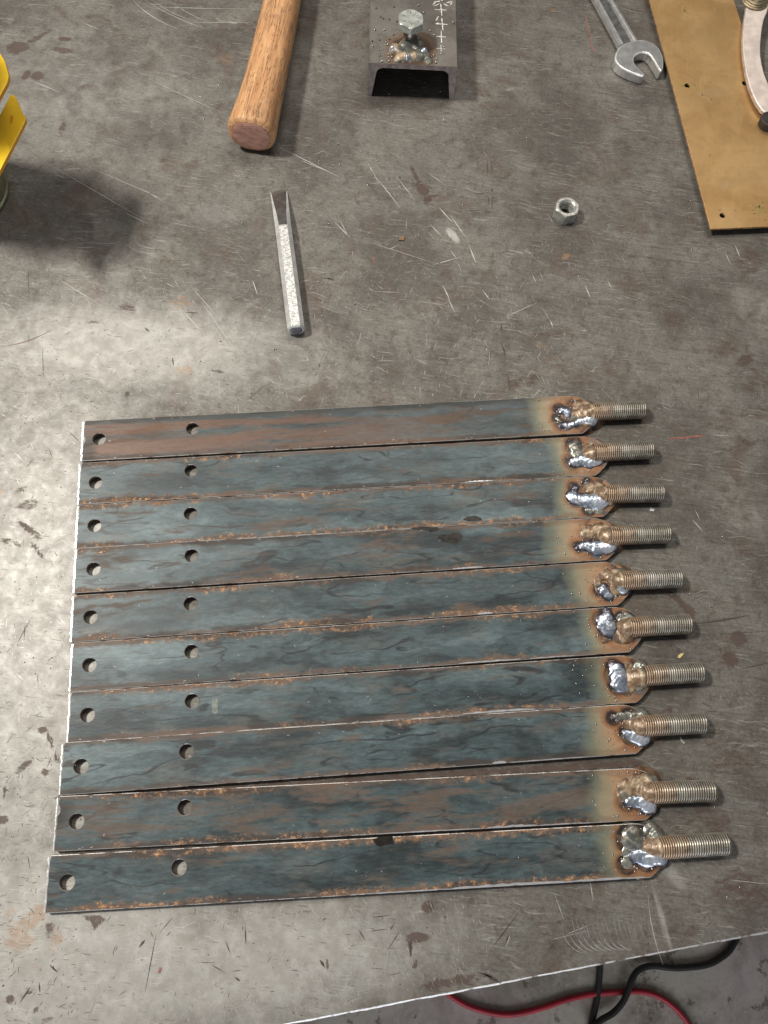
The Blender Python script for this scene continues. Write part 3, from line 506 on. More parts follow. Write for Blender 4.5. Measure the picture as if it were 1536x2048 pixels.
for i,(bx,by,ba) in enumerate(BARS):
    th=thing('welded_bar',LAB[i],'steel bar',(bx,by,0),ba,'flat steel bars with threaded studs welded on')
    c_,s_=math.cos(ba),math.sin(ba)
    def loc(px,py,z=T):
        q=P(px,py,z); dx,dy=q[0]-bx,q[1]-by; return dx*c_+dy*s_,-dx*s_+dy*c_
    h1=loc(*H1[i]); h2=loc(*H2[i]); xb=loc(*RB[i])[0]; hw=W/2-.12
    ol=[]
    wid=hw
    for k in range(24): ol.append((xb*k/23*1.0 if k else 0,-wid+.05*mnoise.noise(Vector((k*.9,i*3,0)))))
    tipx=xb+13.5
    ol+=[(xb+2.2,-wid+1.2),(xb+5,-wid+3.2),(xb+9,-wid+6.8),(xb+12,-wid+10.2),(tipx,-wid+13.5),(tipx+.6,-wid+17),(tipx+.6,wid-16)]
    ol+=[(tipx,wid-12.5),(xb+11.6,wid-8.6),(xb+8.6,wid-5.6),(xb+5,wid-3.2),(xb+1,wid-1.5),(xb-3,wid-.4),(xb-7,wid-.05)]
    for k in range(22,-1,-1): ol.append(((xb-8)*k/22 if k else 1.2,wid+.05*mnoise.noise(Vector((k*.9,i*3+9,0)))))
    for k in range(13,0,-1):
        yy=-wid+2*wid*k/14; nt=0
        if i==0 and 6<=k<=8: nt=1.6
        if i==8 and 10<=k<=11: nt=2.6
        ol.append((.9*mnoise.noise(Vector((k*.45,i*7.1,2)))+.5*k/14+nt*(.6 if k!=7 else 1),yy))
    wx=xb+4
    sp_=[]
    for kd,pts in WELD[i]:
        if kd!='t':
            for (x,y,rr) in pts[::2]:
                lx,ly=loc(STUD[i][0][0]+x/ZS,STUD[i][0][1]+y/ZS,T+2); sp_.append((lx-1.2,ly,rr*1.1/ZS/2.3))
    bm_=bar_mat(i,RUST[i],TEAL[i],EDG[i],wx,sp_[:9])
    plate('bar',ol,[(h1[0],h1[1],5.7),(h2[0],h2[1],5.7)],.15,T,.5,[bm_,MT_edge,MT_edge_dark],th,bevh=.35)
    # bright sheared burr along the left end
    S=Sliv(); 
    for k in range(13): 
        y=-wid+1+k*(2*wid-2)/13; S.add((-.5+.7*mnoise.noise(Vector((k*.8,i,0))),y+1.2),math.pi/2,3.6,random.uniform(.5,1.5) if i!=0 else random.uniform(1.2,3.6 if k>7 else 2.0),0,T-.35+.02*(k%2))
    o=S.build('sheared_burr',MT_worn,th)
    # stud
    org,ax,ay,bx_,by_=STUD[i]; zc=8.7
    a=loc(org[0]+ax/ZS,org[1]+ay/ZS,zc); b=loc(org[0]+bx_/ZS,org[1]+by_/ZS,zc); a=np.array([*a,zc]); b=np.array([*b,zc]); d=(b-a)/np.linalg.norm(b-a)
    stud(th,a-d*7,b+d*.3)
    allb=[]
    for j,(kd,pts) in enumerate(WELD[i]):
        k_=ppu(org[0]+100,org[1]+100,T)*ZS; ctrl=[]
        for (x,y,r) in pts:
            lx,ly=loc(org[0]+x/ZS,org[1]+y/ZS,T+4.5); rr=r/k_*{'t':1.05,'s':1.2,'g':1.05}[kd]
            near=max(0,1-abs(ly-a[1])/11)*min(1,max(0,(lx-(xb-4))/14))
            rz={'t':.27,'s':.44,'g':.40}[kd]*rr; rz=min(max(rz,1.5),5.2); zc_=T-.6+near*(6.2 if kd=='t' else 6.8)
            ctrl.append((lx,ly,rr,zc_,rz)); allb.append((lx,ly,rr))
        m,nm=MATW[kd]
        if kd=='t' : ctrl+= [(a[0]-2.5,a[1],8.2,7.2,7.4),(a[0]-7,a[1],8.4,6.2,7.0)]
        elif i in (1,) and kd=='g': pass
        weldmesh(nm,ctrl,m,th,i*17+j,K=.62 if kd=='t' else .8)
    bd=[]
    for _ in range(46):
        lx=wx-abs(random.gauss(0,22))-6*random.random(); ly=random.uniform(-17,17); r=random.choice((.35,.5,.6,.9)); bd.append((lx,ly,T+r*.3,r))
    for _ in range(22): q=random.choice(allb); a_=random.uniform(0,6.28); bd.append((q[0]+q[2]*1.1*math.cos(a_),q[1]+q[2]*1.1*math.sin(a_),T+.4,random.uniform(.5,1.1)))
    bd=[q for q in bd if q[0]<xb+4 and abs(q[1])<17.5]
    for _ in range(10): bd.append((random.uniform(20,420),random.uniform(-17,17),T+.15,random.uniform(.25,.55)))
    beads('spatter',bd,MT_bead,th,kind='stuff')
    sc=Sliv()
    for _ in range(9): sc.add((random.uniform(5,430),random.uniform(-18.2,18.2)),random.gauss(0,.8),random.uniform(.8,3),random.uniform(.2,.4),.2,T+.08)
    for _ in range(22): sc.add((random.uniform(5,xb-10),random.choice((-1,1))*random.uniform(17.2,19.2)),random.gauss(0,.2),random.uniform(.8,3),random.uniform(.15,.4),.1,T+.09)
    sc.build('fine_scratches',MT_bright,th,kind='stuff')
    def patch(name,pts,mat,zz=.10):
        Vp=[(*loc(x,y),T+zz) for x,y in pts]; return mesh(name,Vp,[tuple(range(len(Vp)))[::-1]],mat,th)
    MD=bpy.data.materials.get('damp_dark_spot') or simple('damp_dark_spot',(.018,.016,.013),.28,.1,.3,20)
    if i==3:
        patch('damp_spot',[(876,1072),(884,1068),(895,1070),(905,1066),(918,1065),(925,1071),(923,1080),(915,1086),(913,1090),(905,1088),(892,1084),(882,1083),(877,1078)],MD)
        patch('damp_spot',[(820,1056),(845,1053),(878,1055),(876,1062),(862,1065),(850,1060),(830,1060)],MD)
    if i==2: patch('damp_spot',[(925,1040),(935,1033),(950,1031),(962,1036),(965,1041),(940,1043)],MD)
    if i==9: patch('damp_spot',[(745,1678),(760,1674),(785,1673),(787,1688),(768,1690),(762,1694),(752,1690)],MD)
    if i==6:
        ce=loc(430,1411); r1=[(ce[0]+2.4*math.cos(t),ce[1]+(4 if math.sin(t)>0 else -4)+2.4*math.sin(t)) for t in np.linspace(0,6.283,20,endpoint=False)]
        mesh('dent',[(x,y,T+.10) for x,y in r1],[tuple(range(20))],simple('dull_dent_metal',(.17,.19,.17),.35,.4,.3,30),th)
    def worn(x0,y0,x1,y1,wd=3.4):
        a0=loc(x0,y0);b0=loc(x1,y1); n_=16; Vw=[]
        sgn=1 if (a0[1]+b0[1])>0 else -1
        for k in range(n_+1):
            t=k/n_; x=a0[0]+(b0[0]-a0[0])*t; hh=wd/2.3*(.5+.5*random.random())*math.sin(math.pi*(.08+.84*t))**.5; Vw+=[(x,sgn*(wid-.45),T+.06),(x,sgn*(wid-.45-hh),T+.12)]
        mesh('bright_rub',Vw,[(2*k,2*k+1,2*k+3,2*k+2) for k in range(n_)],MT_worn,th)
    for t in {3:[(905,1136,965,1131,3)],5:[(918,1326,1040,1314,3.2),(1060,1312,1150,1304,2)],6:[(925,1428,1070,1417,4.2)],1:[(930,962,985,958,3)],4:[(955,1222,985,1220,4)],7:[(985,1524,1012,1522,5),(1015,1521,1180,1512,1.6)],8:[(975,1660,1075,1653,4),(700,1678,960,1662,1.6),(1080,1653,1180,1648,1.8)],9:[(905,1778,1130,1764,4.5),(1130,1765,1290,1757,3.4),(700,1789,905,1779,1.6)]}.get(i,[]): worn(*t)
# ---------------------------------------------------------------- hammer
hm=thing('hammer','hammer lying with its worn light wooden handle pointing down the table, head out of view','hammer',tuple(P(502,275,0)))
p_end=P(502,272,23); p_far=P(571,-14,22); ax=(p_far-p_end); Lh=np.linalg.norm(ax); ax/=Lh; sd=np.cross(ax,[0,0,1]); sd/=np.linalg.norm(sd); upv=np.cross(sd,ax)
hp=[(-.4,.80,0),(.9,.90,0),(2.6,.97,0),(5,1.0,0),(10,1.0,0),(26,.955,.4),(50,.90,1.0),(75,.865,1.2),(105,.855,.8),(140,.84,0),(190,.80,-1),(240,.74,-1.5),(300,.66,-1.5),(330,.6,-1)]
rings=[]
for (s,k,off) in hp:
    rg=[]
    for t in np.linspace(0,2*math.pi,40,endpoint=False):
        cx,sx_=math.cos(t),math.sin(t); ex=.86; X=math.copysign(abs(cx)**ex,cx)*24.5*k; Y=math.copysign(abs(sx_)**ex,sx_)*21.5*k
        rg.append((X+off,Y,s))
    rings.append(rg)
V,Fc=loft(rings,False); Fc=Fc+[tuple(range((len(rings)-1)*40,len(rings)*40))]
Mh=Matrix(((sd[0],upv[0],ax[0],0),(sd[1],upv[1],ax[1],0),(sd[2],upv[2],ax[2],0),(0,0,0,1)))
base=P(502,275,0)
def place(o,origin): o.matrix_local=Matrix.Translation(Vector((np.array(origin)-base)*U))@Mh; return o
hd=place(mesh('handle',V,Fc,wood_mat(),hm,True),p_end)
er=[(x*.985,y*.985,z) for x,y,z in rings[0]]; er2=[(x*.6,y*.6,-.9) for x,y,z in rings[0]]
n_=N('end_grain_wood'); f_=n_.noise(n_.map(n_.obj,(4,12,1),.25),2.5,7,.65,.6); g_=n_.noise(n_.obj,14,5,.7)
mc=n_.mix(n_.st(f_,.35,.62),(.64,.35,.26),(.44,.21,.15)); mc=n_.mix(n_.st(g_,.60,.70),mc,(.12,.06,.045)); MT_eg=n_.out(mc,.6,0.,n_.bump(f_,.6,.6))
V2,F2=loft([[(x,y,-.45) for x,y,z in er],[(x*.97,y*.97,-.75) for x,y,z in er],er2],False); F2.append(tuple(range(80,120))); F2=[f[::-1] for f in F2]
place(mesh('end_face',V2,F2,MT_eg,hd,True),p_end).matrix_local=Matrix.Identity(4)
V,Fc=loft([[(22*math.cos(a)*q,21*math.sin(a)*q,z) for a in np.linspace(0,6.283,24,endpoint=False)] for z,q in ((-70,.7),(-66,.85),(-45,.85),(-40,.6),(-25,.6),(-22,.8),(22,.8),(25,.6),(42,.6),(46,.85),(66,.85),(70,.7))])
hh=mesh('hammer_head',[(z,y,x+330) for x,y,z in V],Fc,MT_chrome_dark,hm,False); place(hh,p_end)
# ---------------------------------------------------------------- steel channel with welded bolt
qL=P(735,192); qR=P(906,200); cx_=(qR-qL)[:2]; cw=np.linalg.norm(cx_); cx_/=cw; ang=math.atan2(cx_[1],cx_[0])
chn=thing('steel_channel','upturned steel channel offcut with a hex bolt welded on top and chalk crosses','steel channel',(qL[0],qL[1],0),ang)
CHH=41.5; wt=5.4
n_=N('dark_mill_steel'); a_=n_.noise(n_.obj,2.2,8,.62,.5); b_=n_.noise(n_.obj,14,7,.7)
c0=n_.mix(n_.st(a_,.36,.64),(.135,.122,.108),(.225,.205,.185)); c0=n_.mix(n_.ma('MULTIPLY',n_.st(b_,.55,.7),.6),c0,(.07,.055,.045)); c0=n_.mix(n_.ma('MULTIPLY',n_.st(b_,.4,.3),.4),c0,(.30,.25,.22))
hx=n_.ma('SUBTRACT',n_.sep(n_.obj)[0],.43); hy=n_.ma('SUBTRACT',n_.sep(n_.obj)[1],.18); hd0=n_.ma('ADD',n_.ma('SQRT',n_.ma('ADD',n_.ma('MULTIPLY',hx,hx),n_.ma('MULTIPLY',hy,hy))),n_.ma('MULTIPLY',n_.ma('SUBTRACT',a_,.5),.3)); c0=n_.mix(n_.ma('MULTIPLY',n_.st(hd0,.34,.20),.75),c0,(.20,.115,.06)); c0=n_.mix(n_.ma('MULTIPLY',n_.st(hd0,.24,.16),.7),c0,(.05,.03,.022))
MT_ch=n_.out(c0,.42,.45,n_.bump(b_,.4,.4))
MT_cut=simple('sawn_steel_face',(.42,.355,.345),.40,.55,.3,16,.4,.4)
prof=[(0,0),(3.2,0),(4.3,1.2)]+[(4.3+(8.4-4.3)*t,1.2+(CHH-wt-7-1.2)*t) for t in (.5,1)]+[(9.3,CHH-wt-3.6),(11.8,CHH-wt-1.2),(15,CHH-wt)]
prof=prof+[(cw-x,z) for x,z in prof[::-1]]+[(cw,CHH-1.2),(cw-1.2,CHH),(1.2,CHH),(0,CHH-1.2)]
prof[0]=(0.9,0); prof.insert(0,(0,.9))
prof=[p for p in prof]; prof[-5]=(cw-.9,0) if False else prof[-5]
LC=300; K=[[(x,yy,z) for x,z in prof] for yy in (0,LC)]; V,Fc=loft(K)
Fc=[f[::-1] for f in Fc]; o=mesh('channel',V,Fc,[MT_ch,MT_cut],chn); o.data.polygons[len(Fc)-2].material_index=1; o.data.polygons[len(Fc)-1].material_index=1
def cl(px,py,z):
    q=P(px,py,z)-qL; return np.array([q[0]*cx_[0]+q[1]*cx_[1],-q[0]*cx_[1]+q[1]*cx_[0],z])
bb=cl(818,88,CHH); ht=cl(821.7,34.4,67); print('bolt',bb,ht,cw)
bb=np.array([(bb[0]+ht[0])/2,(bb[1]+ht[1])/2]); bolt=mesh('bolt',*loft([[(bb[0]+6.6*math.cos(a),bb[1]+6.6*math.sin(a),z) for a in np.linspace(0,6.283,24,endpoint=False)] for z in (CHH-2,59)]),simple('sooty_plated_shank',(.26,.22,.19),.3,.8,.3,20),chn,True)
ra=R(3); rh=14.2
hexr=lambda r,z,o=0:[(bb[0]+r*math.cos(ra+i*math.pi/3+math.pi/2),bb[1]+r*math.sin(ra+i*math.pi/3+math.pi/2),z) for i in range(6)]
def hexhead(z0,z1,r):
    # hexagon sampled at 36 directions, chamfered to a circle on top
    rg=[]
    def hr(t): q=((t-ra-math.pi/2)%(math.pi/3))-math.pi/6; return r*math.cos(math.pi/6)/math.cos(q)
    A_=np.linspace(0,2*math.pi,48,endpoint=False)+ra
    for z,f in ((z0,lambda h:h),(z1-1.3,lambda h:h),(z1-.5,lambda h:min(h,r*.955)),(z1,lambda h:min(h,r*.885))): rg.append([(bb[0]+f(hr(t))*math.cos(t),bb[1]+f(hr(t))*math.sin(t),z) for t in A_])
    return loft(rg)
V,Fc=hexhead(60.5,68,rh); MT_head=simple('galvanised_bolt_head',(.46,.48,.44),.42,.55,.2,18,.4,.4)
bh=mesh('bolt_head',V,Fc,MT_head,bolt)
S=Sliv()
for k in range(6): a=ra+k*math.pi/3+math.pi/6+math.pi/3; S.add((bb[0]+8.0*math.cos(a),bb[1]+8.0*math.sin(a)),a,4.2,.7,0,68.08)
S.build('grade_line',MT_nick,bolt)
def chweld(pts,mat,nm,seed):
    ctrl=[]
    for (x,y,r,h) in pts:
        q=cl(680+x/4.8,y/4.8,CHH+3); ctrl.append((q[0],max(q[1],r/7.2*1.05)+.8,r/7.2,6.6,h*1.1))
    o=weldmesh(nm,ctrl,mat,chn,seed,6.2); 
    m=o.data; 
    for vtx in m.vertices: vtx.co.z+=(CHH-6.35)*U
    return o
chweld([(645,400,46,8),(700,390,50,8),(745,400,40,7)],MT_grey,'weld_bead',91)
chweld([(690,400,75,8),(630,440,60,7),(745,440,60,7),(560,470,50,5),(520,440,36,4),(600,530,55,4.5),(680,520,60,5.5),(760,520,50,4.4),(820,520,38,3),(850,570,34,2.4),(560,560,36,3)],MT_tan,'weld_base',92)
chweld([(500,465,26,5),(800,480,34,4.6),(640,560,22,5.6)],MT_silver,'weld_bead',94)
bd=[]
for _ in range(85):
    x,y=random.gauss(650,150),random.gauss(500,85)
    if y<600: q=cl(680+x/4.8,y/4.8,CHH); r=random.choice((.4,.6,.8,1.05)); bd.append((q[0],q[1],CHH+r*.5,r))
for t in [(750,55),(800,125),(1085,215),(335,290),(425,290),(280,320),(510,335),(455,430),(900,535),(920,605),(470,590),(400,595)]: q=cl(680+t[0]/4.8,t[1]/4.8,CHH); bd.append((q[0],q[1],CHH+.7,1.2))
bd=[q for q in bd if 2<q[0]<cw-2 and q[1]>1]
beads('spatter',bd,MT_bead,chn,kind='stuff')
bd=[]
for t in [(390,165),(475,188),(415,180),(545,210),(380,385),(475,380),(310,398),(520,70),(345,80)]: q=cl(680+t[0]/4.8,t[1]/4.8,CHH); bd.append((q[0],q[1],CHH+.4,1.0))
beads('dark_spatter',bd,MT_beadd,chn,kind='stuff')
def cross(x,y,a,b,tilt=0,mt=MT_chalk,st_=3):
    S=Sliv()
    for (x0,y0,x1,y1,wd) in [(x-a,y-4,x+a,y+4,st_),(x+1,y-b,x+3+tilt,y+b,st_)]:
        for k in range(4):
            p=cl(680+(x0+(x1-x0)*k/4)/4.8,(y0+(y1-y0)*k/4)/4.8,CHH); q=cl(680+(x0+(x1-x0)*min(1,k/4+.32))/4.8,(y0+(y1-y0)*min(1,k/4+.32))/4.8,CHH); d=q-p
            S.add((p+q)/2,math.atan2(d[1],d[0]),np.linalg.norm(d),wd*.45*random.uniform(.6,1.1),0,CHH+.1+.02*k)
    return S.build('chalk_cross',mt,chn)
cross(965,95,60,60,10); cross(975,232,60,60,10); cross(970,352,48,62,2); cross(968,468,45,40,0,MT_chalk,2)
S=Sliv()
for t in [(900,20,985,8),(890,50,925,10),(960,15,1000,-10),(1020,30,1075,12),(1075,12,1060,50),(900,60,960,35),(990,35,1040,60),(920,200,940,170),(925,215,960,235),(930,170,950,160)]:
    p=cl(680+t[0]/4.8,t[1]/4.8,CHH); q=cl(680+t[2]/4.8,t[3]/4.8,CHH); d=q-p; S.add((p+q)/2,math.atan2(d[1],d[0]),np.linalg.norm(d),1.2,.3,CHH+.09)
S.build('chalk_scribble',MT_chalk,chn)
# ---------------------------------------------------------------- cold chisel
zc=7.6; pe=P(592.5,661,zc); pt=P(557,383,1.0); pm=P(567,459,zc); o0=P(592,664,0)
cz=thing('cold_chisel','silver cold chisel with textured faceted shank, lying point up the table','chisel',tuple(o0))
ax=pm-pe; ax[2]=0; Ls=np.linalg.norm(ax); ax/=Ls; sd=np.array([ax[1],-ax[0],0]); Lt=np.linalg.norm((pt-pe)[:2])
def csec(s,hw,hb,zc,chf=.45,tw=.52):
    # octagon section: half width hw, half height hb
    pts=[(hw,-hb*chf),(hw,hb*chf),(hw*tw,hb),(-hw*tw,hb),(-hw,hb*chf),(-hw,-hb*chf),(-hw*tw,-hb),(hw*tw,-hb)]
    return [tuple((pe-o0)*np.array([1,1,0])+ax*s+sd*x+np.array([0,0,zc+z])) for x,z in pts]
secs=[csec(-.2,7.0,6.2,zc),csec(1.0,8.2,7.3,zc),csec(Ls,8.0,7.3,zc)]
tl=Lt-Ls
for t in (.25,.5,.75,.97): secs.append(csec(Ls+tl*t,8.0+.6*t,7.3*(1-t)+.55,7.3*(1-t)+.6,.45+.4*t,.46+.46*t))
secs.append(csec(Lt,8.6,.25,.3,.9,.94))
V,Fc=loft(secs); Fc=[f[::-1] for f in Fc]
n_=N('textured_plated_shank'); q_=n_.noise(n_.vm('ADD',n_.obj,n_.vm('MULTIPLY',n_.noise(n_.obj,25,2,.5,col=True),(.05,.05,.05))),42,3,.6)
MT_tex=n_.out(n_.mix(n_.st(q_,.42,.56),(.40,.40,.39),(.68,.68,.66)),.38,.5,n_.bump(q_,.45,.8))
MT_blade=simple('ground_blade_steel',(.30,.28,.265),.26,.8,.3,10)
o=mesh('shank',V,Fc,[MT_plated,MT_tex,MT_blade],cz)
for pidx,f in enumerate(o.data.polygons):
    if len(f.vertices)==4:
        k=pidx//8; i=pidx%8
        if i==2 and k==1: f.material_index=1
        if i==2 and k>=2: f.material_index=2
hn=csec(-.25,5.6,4.9,zc); hn2=csec(-1.4,4.6,4.0,zc); hn0=csec(1.1,6.8,6.0,zc)
V,Fc=loft([hn0,hn,hn2]); mesh('striking_end',V,[f for f in Fc],simple('blued_striking_face',(.34,.33,.42),.3,.85,.2,20),cz)
# ---------------------------------------------------------------- wrench
WZ0=(1080,0); ws_=3.368
o0=P(1265,110,0); wr=thing('wrench','open-ended chrome wrench beside the brass plate, jaws pointing down the table','wrench',tuple(o0))
def wp(x,y,z): return (P(WZ0[0]+x/ws_,WZ0[1]+y/ws_,z)-o0)
hd_=[(540,305),(512,350),(502,395),(520,432),(570,468),(640,497),(690,512),(707,506),(700,492),(668,462),(640,430),(630,400),(640,375),(665,358),(700,350),(738,362),(775,420),(808,478),(824,478),(834,440),(832,390),(812,335),(770,290),(715,268),(662,266),(600,280)]
zt=11.5
ol=[tuple(wp(x,y,zt)[:2]) for x,y in hd_]
# smooth the outline with one Chaikin pass
ol2=[]
for i in range(len(ol)):
    a=np.array(ol[i]);b=np.array(ol[(i+1)%len(ol)]); ol2+=[tuple(a*.75+b*.25),tuple(a*.25+b*.75)]
area_=sum(ol2[i-1][0]*ol2[i][1]-ol2[i][0]*ol2[i-1][1] for i in range(len(ol2)))
if area_<0: ol2=ol2[::-1]
plate('jaw',ol2,[],1.2,zt,1.5,[MT_chrome,MT_plated,MT_chrome],wr)
# beam: two rails and a recessed web
a0=wp(595,278,9)[:2]; a1=wp(435,-3,9)[:2]; dx=(a1-a0); L_=np.linalg.norm(dx); dx/=L_; sx_=np.array([-dx[1],dx[0]]); LL=L_+180
wd0=np.linalg.norm((wp(660,266,9)-wp(530,292,9))[:2])/2; wd1=np.linalg.norm((wp(500,0,9)-wp(366,0,9))[:2]*np.array([1,1]))/2*.92
prof=[(-1,2.5),(-1.0,7.5),(-.86,9.6),(-.66,9.9),(-.55,9.0),(-.48,7.0),(.48,7.0),(.55,9.0),(.66,9.9),(.86,9.6),(1.0,7.5),(1,2.5)]
rg=[]
for s,k,dz in ((-3,1.02,0),(6,1.0,0),(14,.97,0),(L_,wd1/wd0,0),(LL,wd1/wd0,0)):
    q=a0+dx*s; rg.append([(*(q+sx_*x*wd0*k),z) for x,z in prof])
V,Fc=loft(rg); nP=len(prof); mi=[1 if (f_i%nP==5) else 0 for f_i in range(nP*4)]+[0,0]
o=mesh('beam',V,Fc,[MT_chrome,MT_chrome_dark],wr,False,mi)
bmx=bmesh.new(); bmx.from_mesh(o.data); bmesh.ops.recalc_face_normals(bmx,faces=bmx.faces); bmx.to_mesh(o.data); bmx.free()
# ---------------------------------------------------------------- hex nut
o0=P(1129.5,427,0); o0=P(1130.5,430,0)*.5+P(1129,423,6.5)*np.array([.5,.5,0])*1.0; o0[2]=0
nt=thing('hex_nut','loose zinc plated hex nut lying alone between wrench and bars','nut',tuple(o0))
rN=13.2; hN=13.0; A_=np.linspace(0,2*math.pi,48,endpoint=False); ra2=R(-95)
def hr2(t): q=((t-ra2)%(math.pi/3))-math.pi/6; return rN*math.cos(math.pi/6)/math.cos(q)
rings=[[(f(hr2(t))*math.cos(t),f(hr2(t))*math.sin(t),z) for t in A_] for z,f in ((.1,lambda h:min(h,rN*.92)),(1.1,lambda h:h),(hN-1.6,lambda h:h),(hN-.5,lambda h:min(h,rN*.95)),(hN,lambda h:min(h,rN*.87)))]
ri=7.9
rings+=[[((ri+1.1)*math.cos(t),(ri+1.1)*math.sin(t),hN) for t in A_]]
nth=34
for k in range(nth+1):
    z=hN-1.0-(hN-1.2)*k/nth; rings.append([((ri-.8*abs(((z/1.9+t/(2*math.pi))%1)-.5)*2)*math.cos(t),(ri-.8*abs(((z/1.9+t/(2*math.pi))%1)-.5)*2)*math.sin(t),z) for t in A_])
V,Fc=loft(rings,False); mesh('nut_body',V,Fc,simple('zinc_nut_metal',(.50,.50,.46),.36,.7,.25,16,.4,.5),nt)
# ---------------------------------------------------------------- brass plate
zb=9.0; o0=P(1430,250,0)
bp=thing('brass_plate','tarnished brass strip plate with small drilled holes at the upper right','brass plate',tuple(o0))
bc=[P(1421.4,458,zb),P(1610,450,zb),P(1421,-150,zb),P(1259,-150,zb)]
bo=[tuple((q-o0)[:2]) for q in bc]
hs=[]
for x,y in ((1374.5,171),(1489.5,166.5),(1445,431)): q=P(x,y,zb)-o0; hs.append((q[0],q[1],3.0))
q=P(1592,424,zb)-o0; hs.append((q[0],q[1],3.0))
n_=N('brass_rim'); MT_brim=simple('brass_cut_edge',(.50,.30,.15),.4,.6,.3,20)
# subdivide outline
def subd(o,n=12): return [tuple(np.array(o[i])*(1-k/n)+np.array(o[(i+1)%len(o)])*k/n) for i in range(len(o)) for k in range(n)]
plate('sheet',subd(bo),hs,zb-2.0,zb,.35,[brass_mat(),MT_brim,MT_brim],bp,bevh=.15)
# two blocks of wood packing under the raised sheet, as its shadow shows it stands off the table
MB=brass_mat
for (x,y,r) in hs[:2]:
    pts=[(x+r*(1.5+1.6*abs(math.sin(t*1.5+x)))*math.cos(t),y+r*(1.5+.5*math.cos(t*2))*math.sin(t)) for t in np.linspace(0,6.283,24,endpoint=False)]
    inn=[(x+(r+.3)*math.cos(t),y+(r+.3)*math.sin(t)) for t in np.linspace(0,6.283,24,endpoint=False)]
    mesh('bright_ring',[(a,b,zb+.08) for a,b in inn]+[(a,b,zb+.08) for a,b in pts],[(i,i+24,(i+1)%24+24,(i+1)%24) for i in range(24)],simple('rubbed_brass',(.50,.36,.13),.4,.5,.3,24),bp)
MY=simple('polished_brass_spot',(.72,.60,.24),.3,.8,.3,24)
S=Sliv()
for _ in range(70):
    q=P(1517+random.gauss(0,9),417+random.gauss(0,9),zb)-o0; S.add(q,random.uniform(0,3),random.uniform(1,4),random.uniform(.4,1.3),.3,zb+.09)
for _ in range(26):
    q=P(1370+random.gauss(0,4),22+random.gauss(0,14),zb)-o0; S.add(q,1.7,random.uniform(2,7),random.uniform(.3,.8),.2,zb+.09)
for _ in range(90):
    q=P(random.uniform(1330,1536),random.uniform(0,440),zb)-o0; S.add(q,random.uniform(0,3),random.uniform(.6,5),random.uniform(.15,.4),.3,zb+.08)
S.build('polished_marks',MY,bp,kind='stuff')
for (x,y) in ((1423,199),(1500,251),(1452,152),(1471,421),(1440,420),(1530,440),(1405,190),(1390,170),(1350,80)):
    q=P(x,y,zb)-o0; S=Sliv(); S.add(q,random.uniform(0,3),random.uniform(1.5,3),1.4,.3,zb+.1); S.build('brown_fleck',MT_brown,bp)
# packing strip that carries the sheet off the table
q=[P(1440,300,0)-o0,P(1600,296,0)-o0,P(1598,270,0)-o0,P(1436,274,0)-o0]
mesh('packing_strip',*loft([[(p[0],p[1],z) for p in q] for z in (.1,zb-2.05)]),MT_nick,bp)
# ---------------------------------------------------------------- pale curved arm on the brass plate
cz_=zb+8; o0=P(1500,120,0)
ca_=thing('curved_arm','pale pinkish curved metal arm lying over the brass plate at the right edge','metal arm',tuple(o0))
outer=[(1385,-40),(1392,20),(1389,60),(1375,150),(1367,250),(1369,330),(1376,400),(1390,490),(1410,570),(1432,630),(1460,690),(1495,740),(1540,775),(1600,800)]
inner=[(1640,640),(1590,610),(1556,590),(1536,560),(1512,500),(1496,440),(1486,380),(1484,320),(1488,260),(1496,190),(1508,130),(1530,80),(1540,40),(1540,-40)]
ol=[tuple((P(1080+x/ws_,y/ws_,cz_)-o0)[:2]) for x,y in outer+inner]
if sum(ol[i-1][0]*ol[i][1]-ol[i][0]*ol[i-1][1] for i in range(len(ol)))<0: ol=ol[::-1]
plate('arm',ol,[],cz_-4.5,cz_,.9,[simple('pale_pink_metal',(.80,.69,.62),.42,.35,.12,8,.3,.4),simple('pale_arm_edge',(.84,.78,.74),.35,.4,.1,10),simple('pinkish_side',(.58,.50,.46),.45,.4,.2,10)],ca_)
kq=P(1508,2,cz_)-o0
def disc(name,c,rs,mat,par): V,Fc=loft([[(c[0]+r*math.cos(a),c[1]+r*math.sin(a),z) for a in np.linspace(0,6.283,32,endpoint=False)] for z,r in rs]); return mesh(name,V,[f for f in Fc],mat,par)
disc('pivot_screw',kq,[(cz_,13),(cz_+1,15.5),(cz_+2,15.5),(cz_+2.6,14),(cz_+3.4,14),(cz_+4,12.3),(cz_+5,12.3),(cz_+5.6,10),(cz_+7,9.4),(cz_+7.3,8)],simple('dull_brass_screw',(.28,.23,.15),.38,.7,.3,16),ca_)
kq=P(1541,239,cz_)-o0
disc('end_pad',kq,[(.1,9),(cz_+.6,10.5),(cz_+1.2,9.5)],simple('black_rubber_pad',(.03,.025,.022),.6,0,.3,16),ca_)
kq=P(1590,100,0)-o0
disc('support_foot',kq,[(zb+.1,9),(cz_-4.6,9)],MT_nick,ca_)
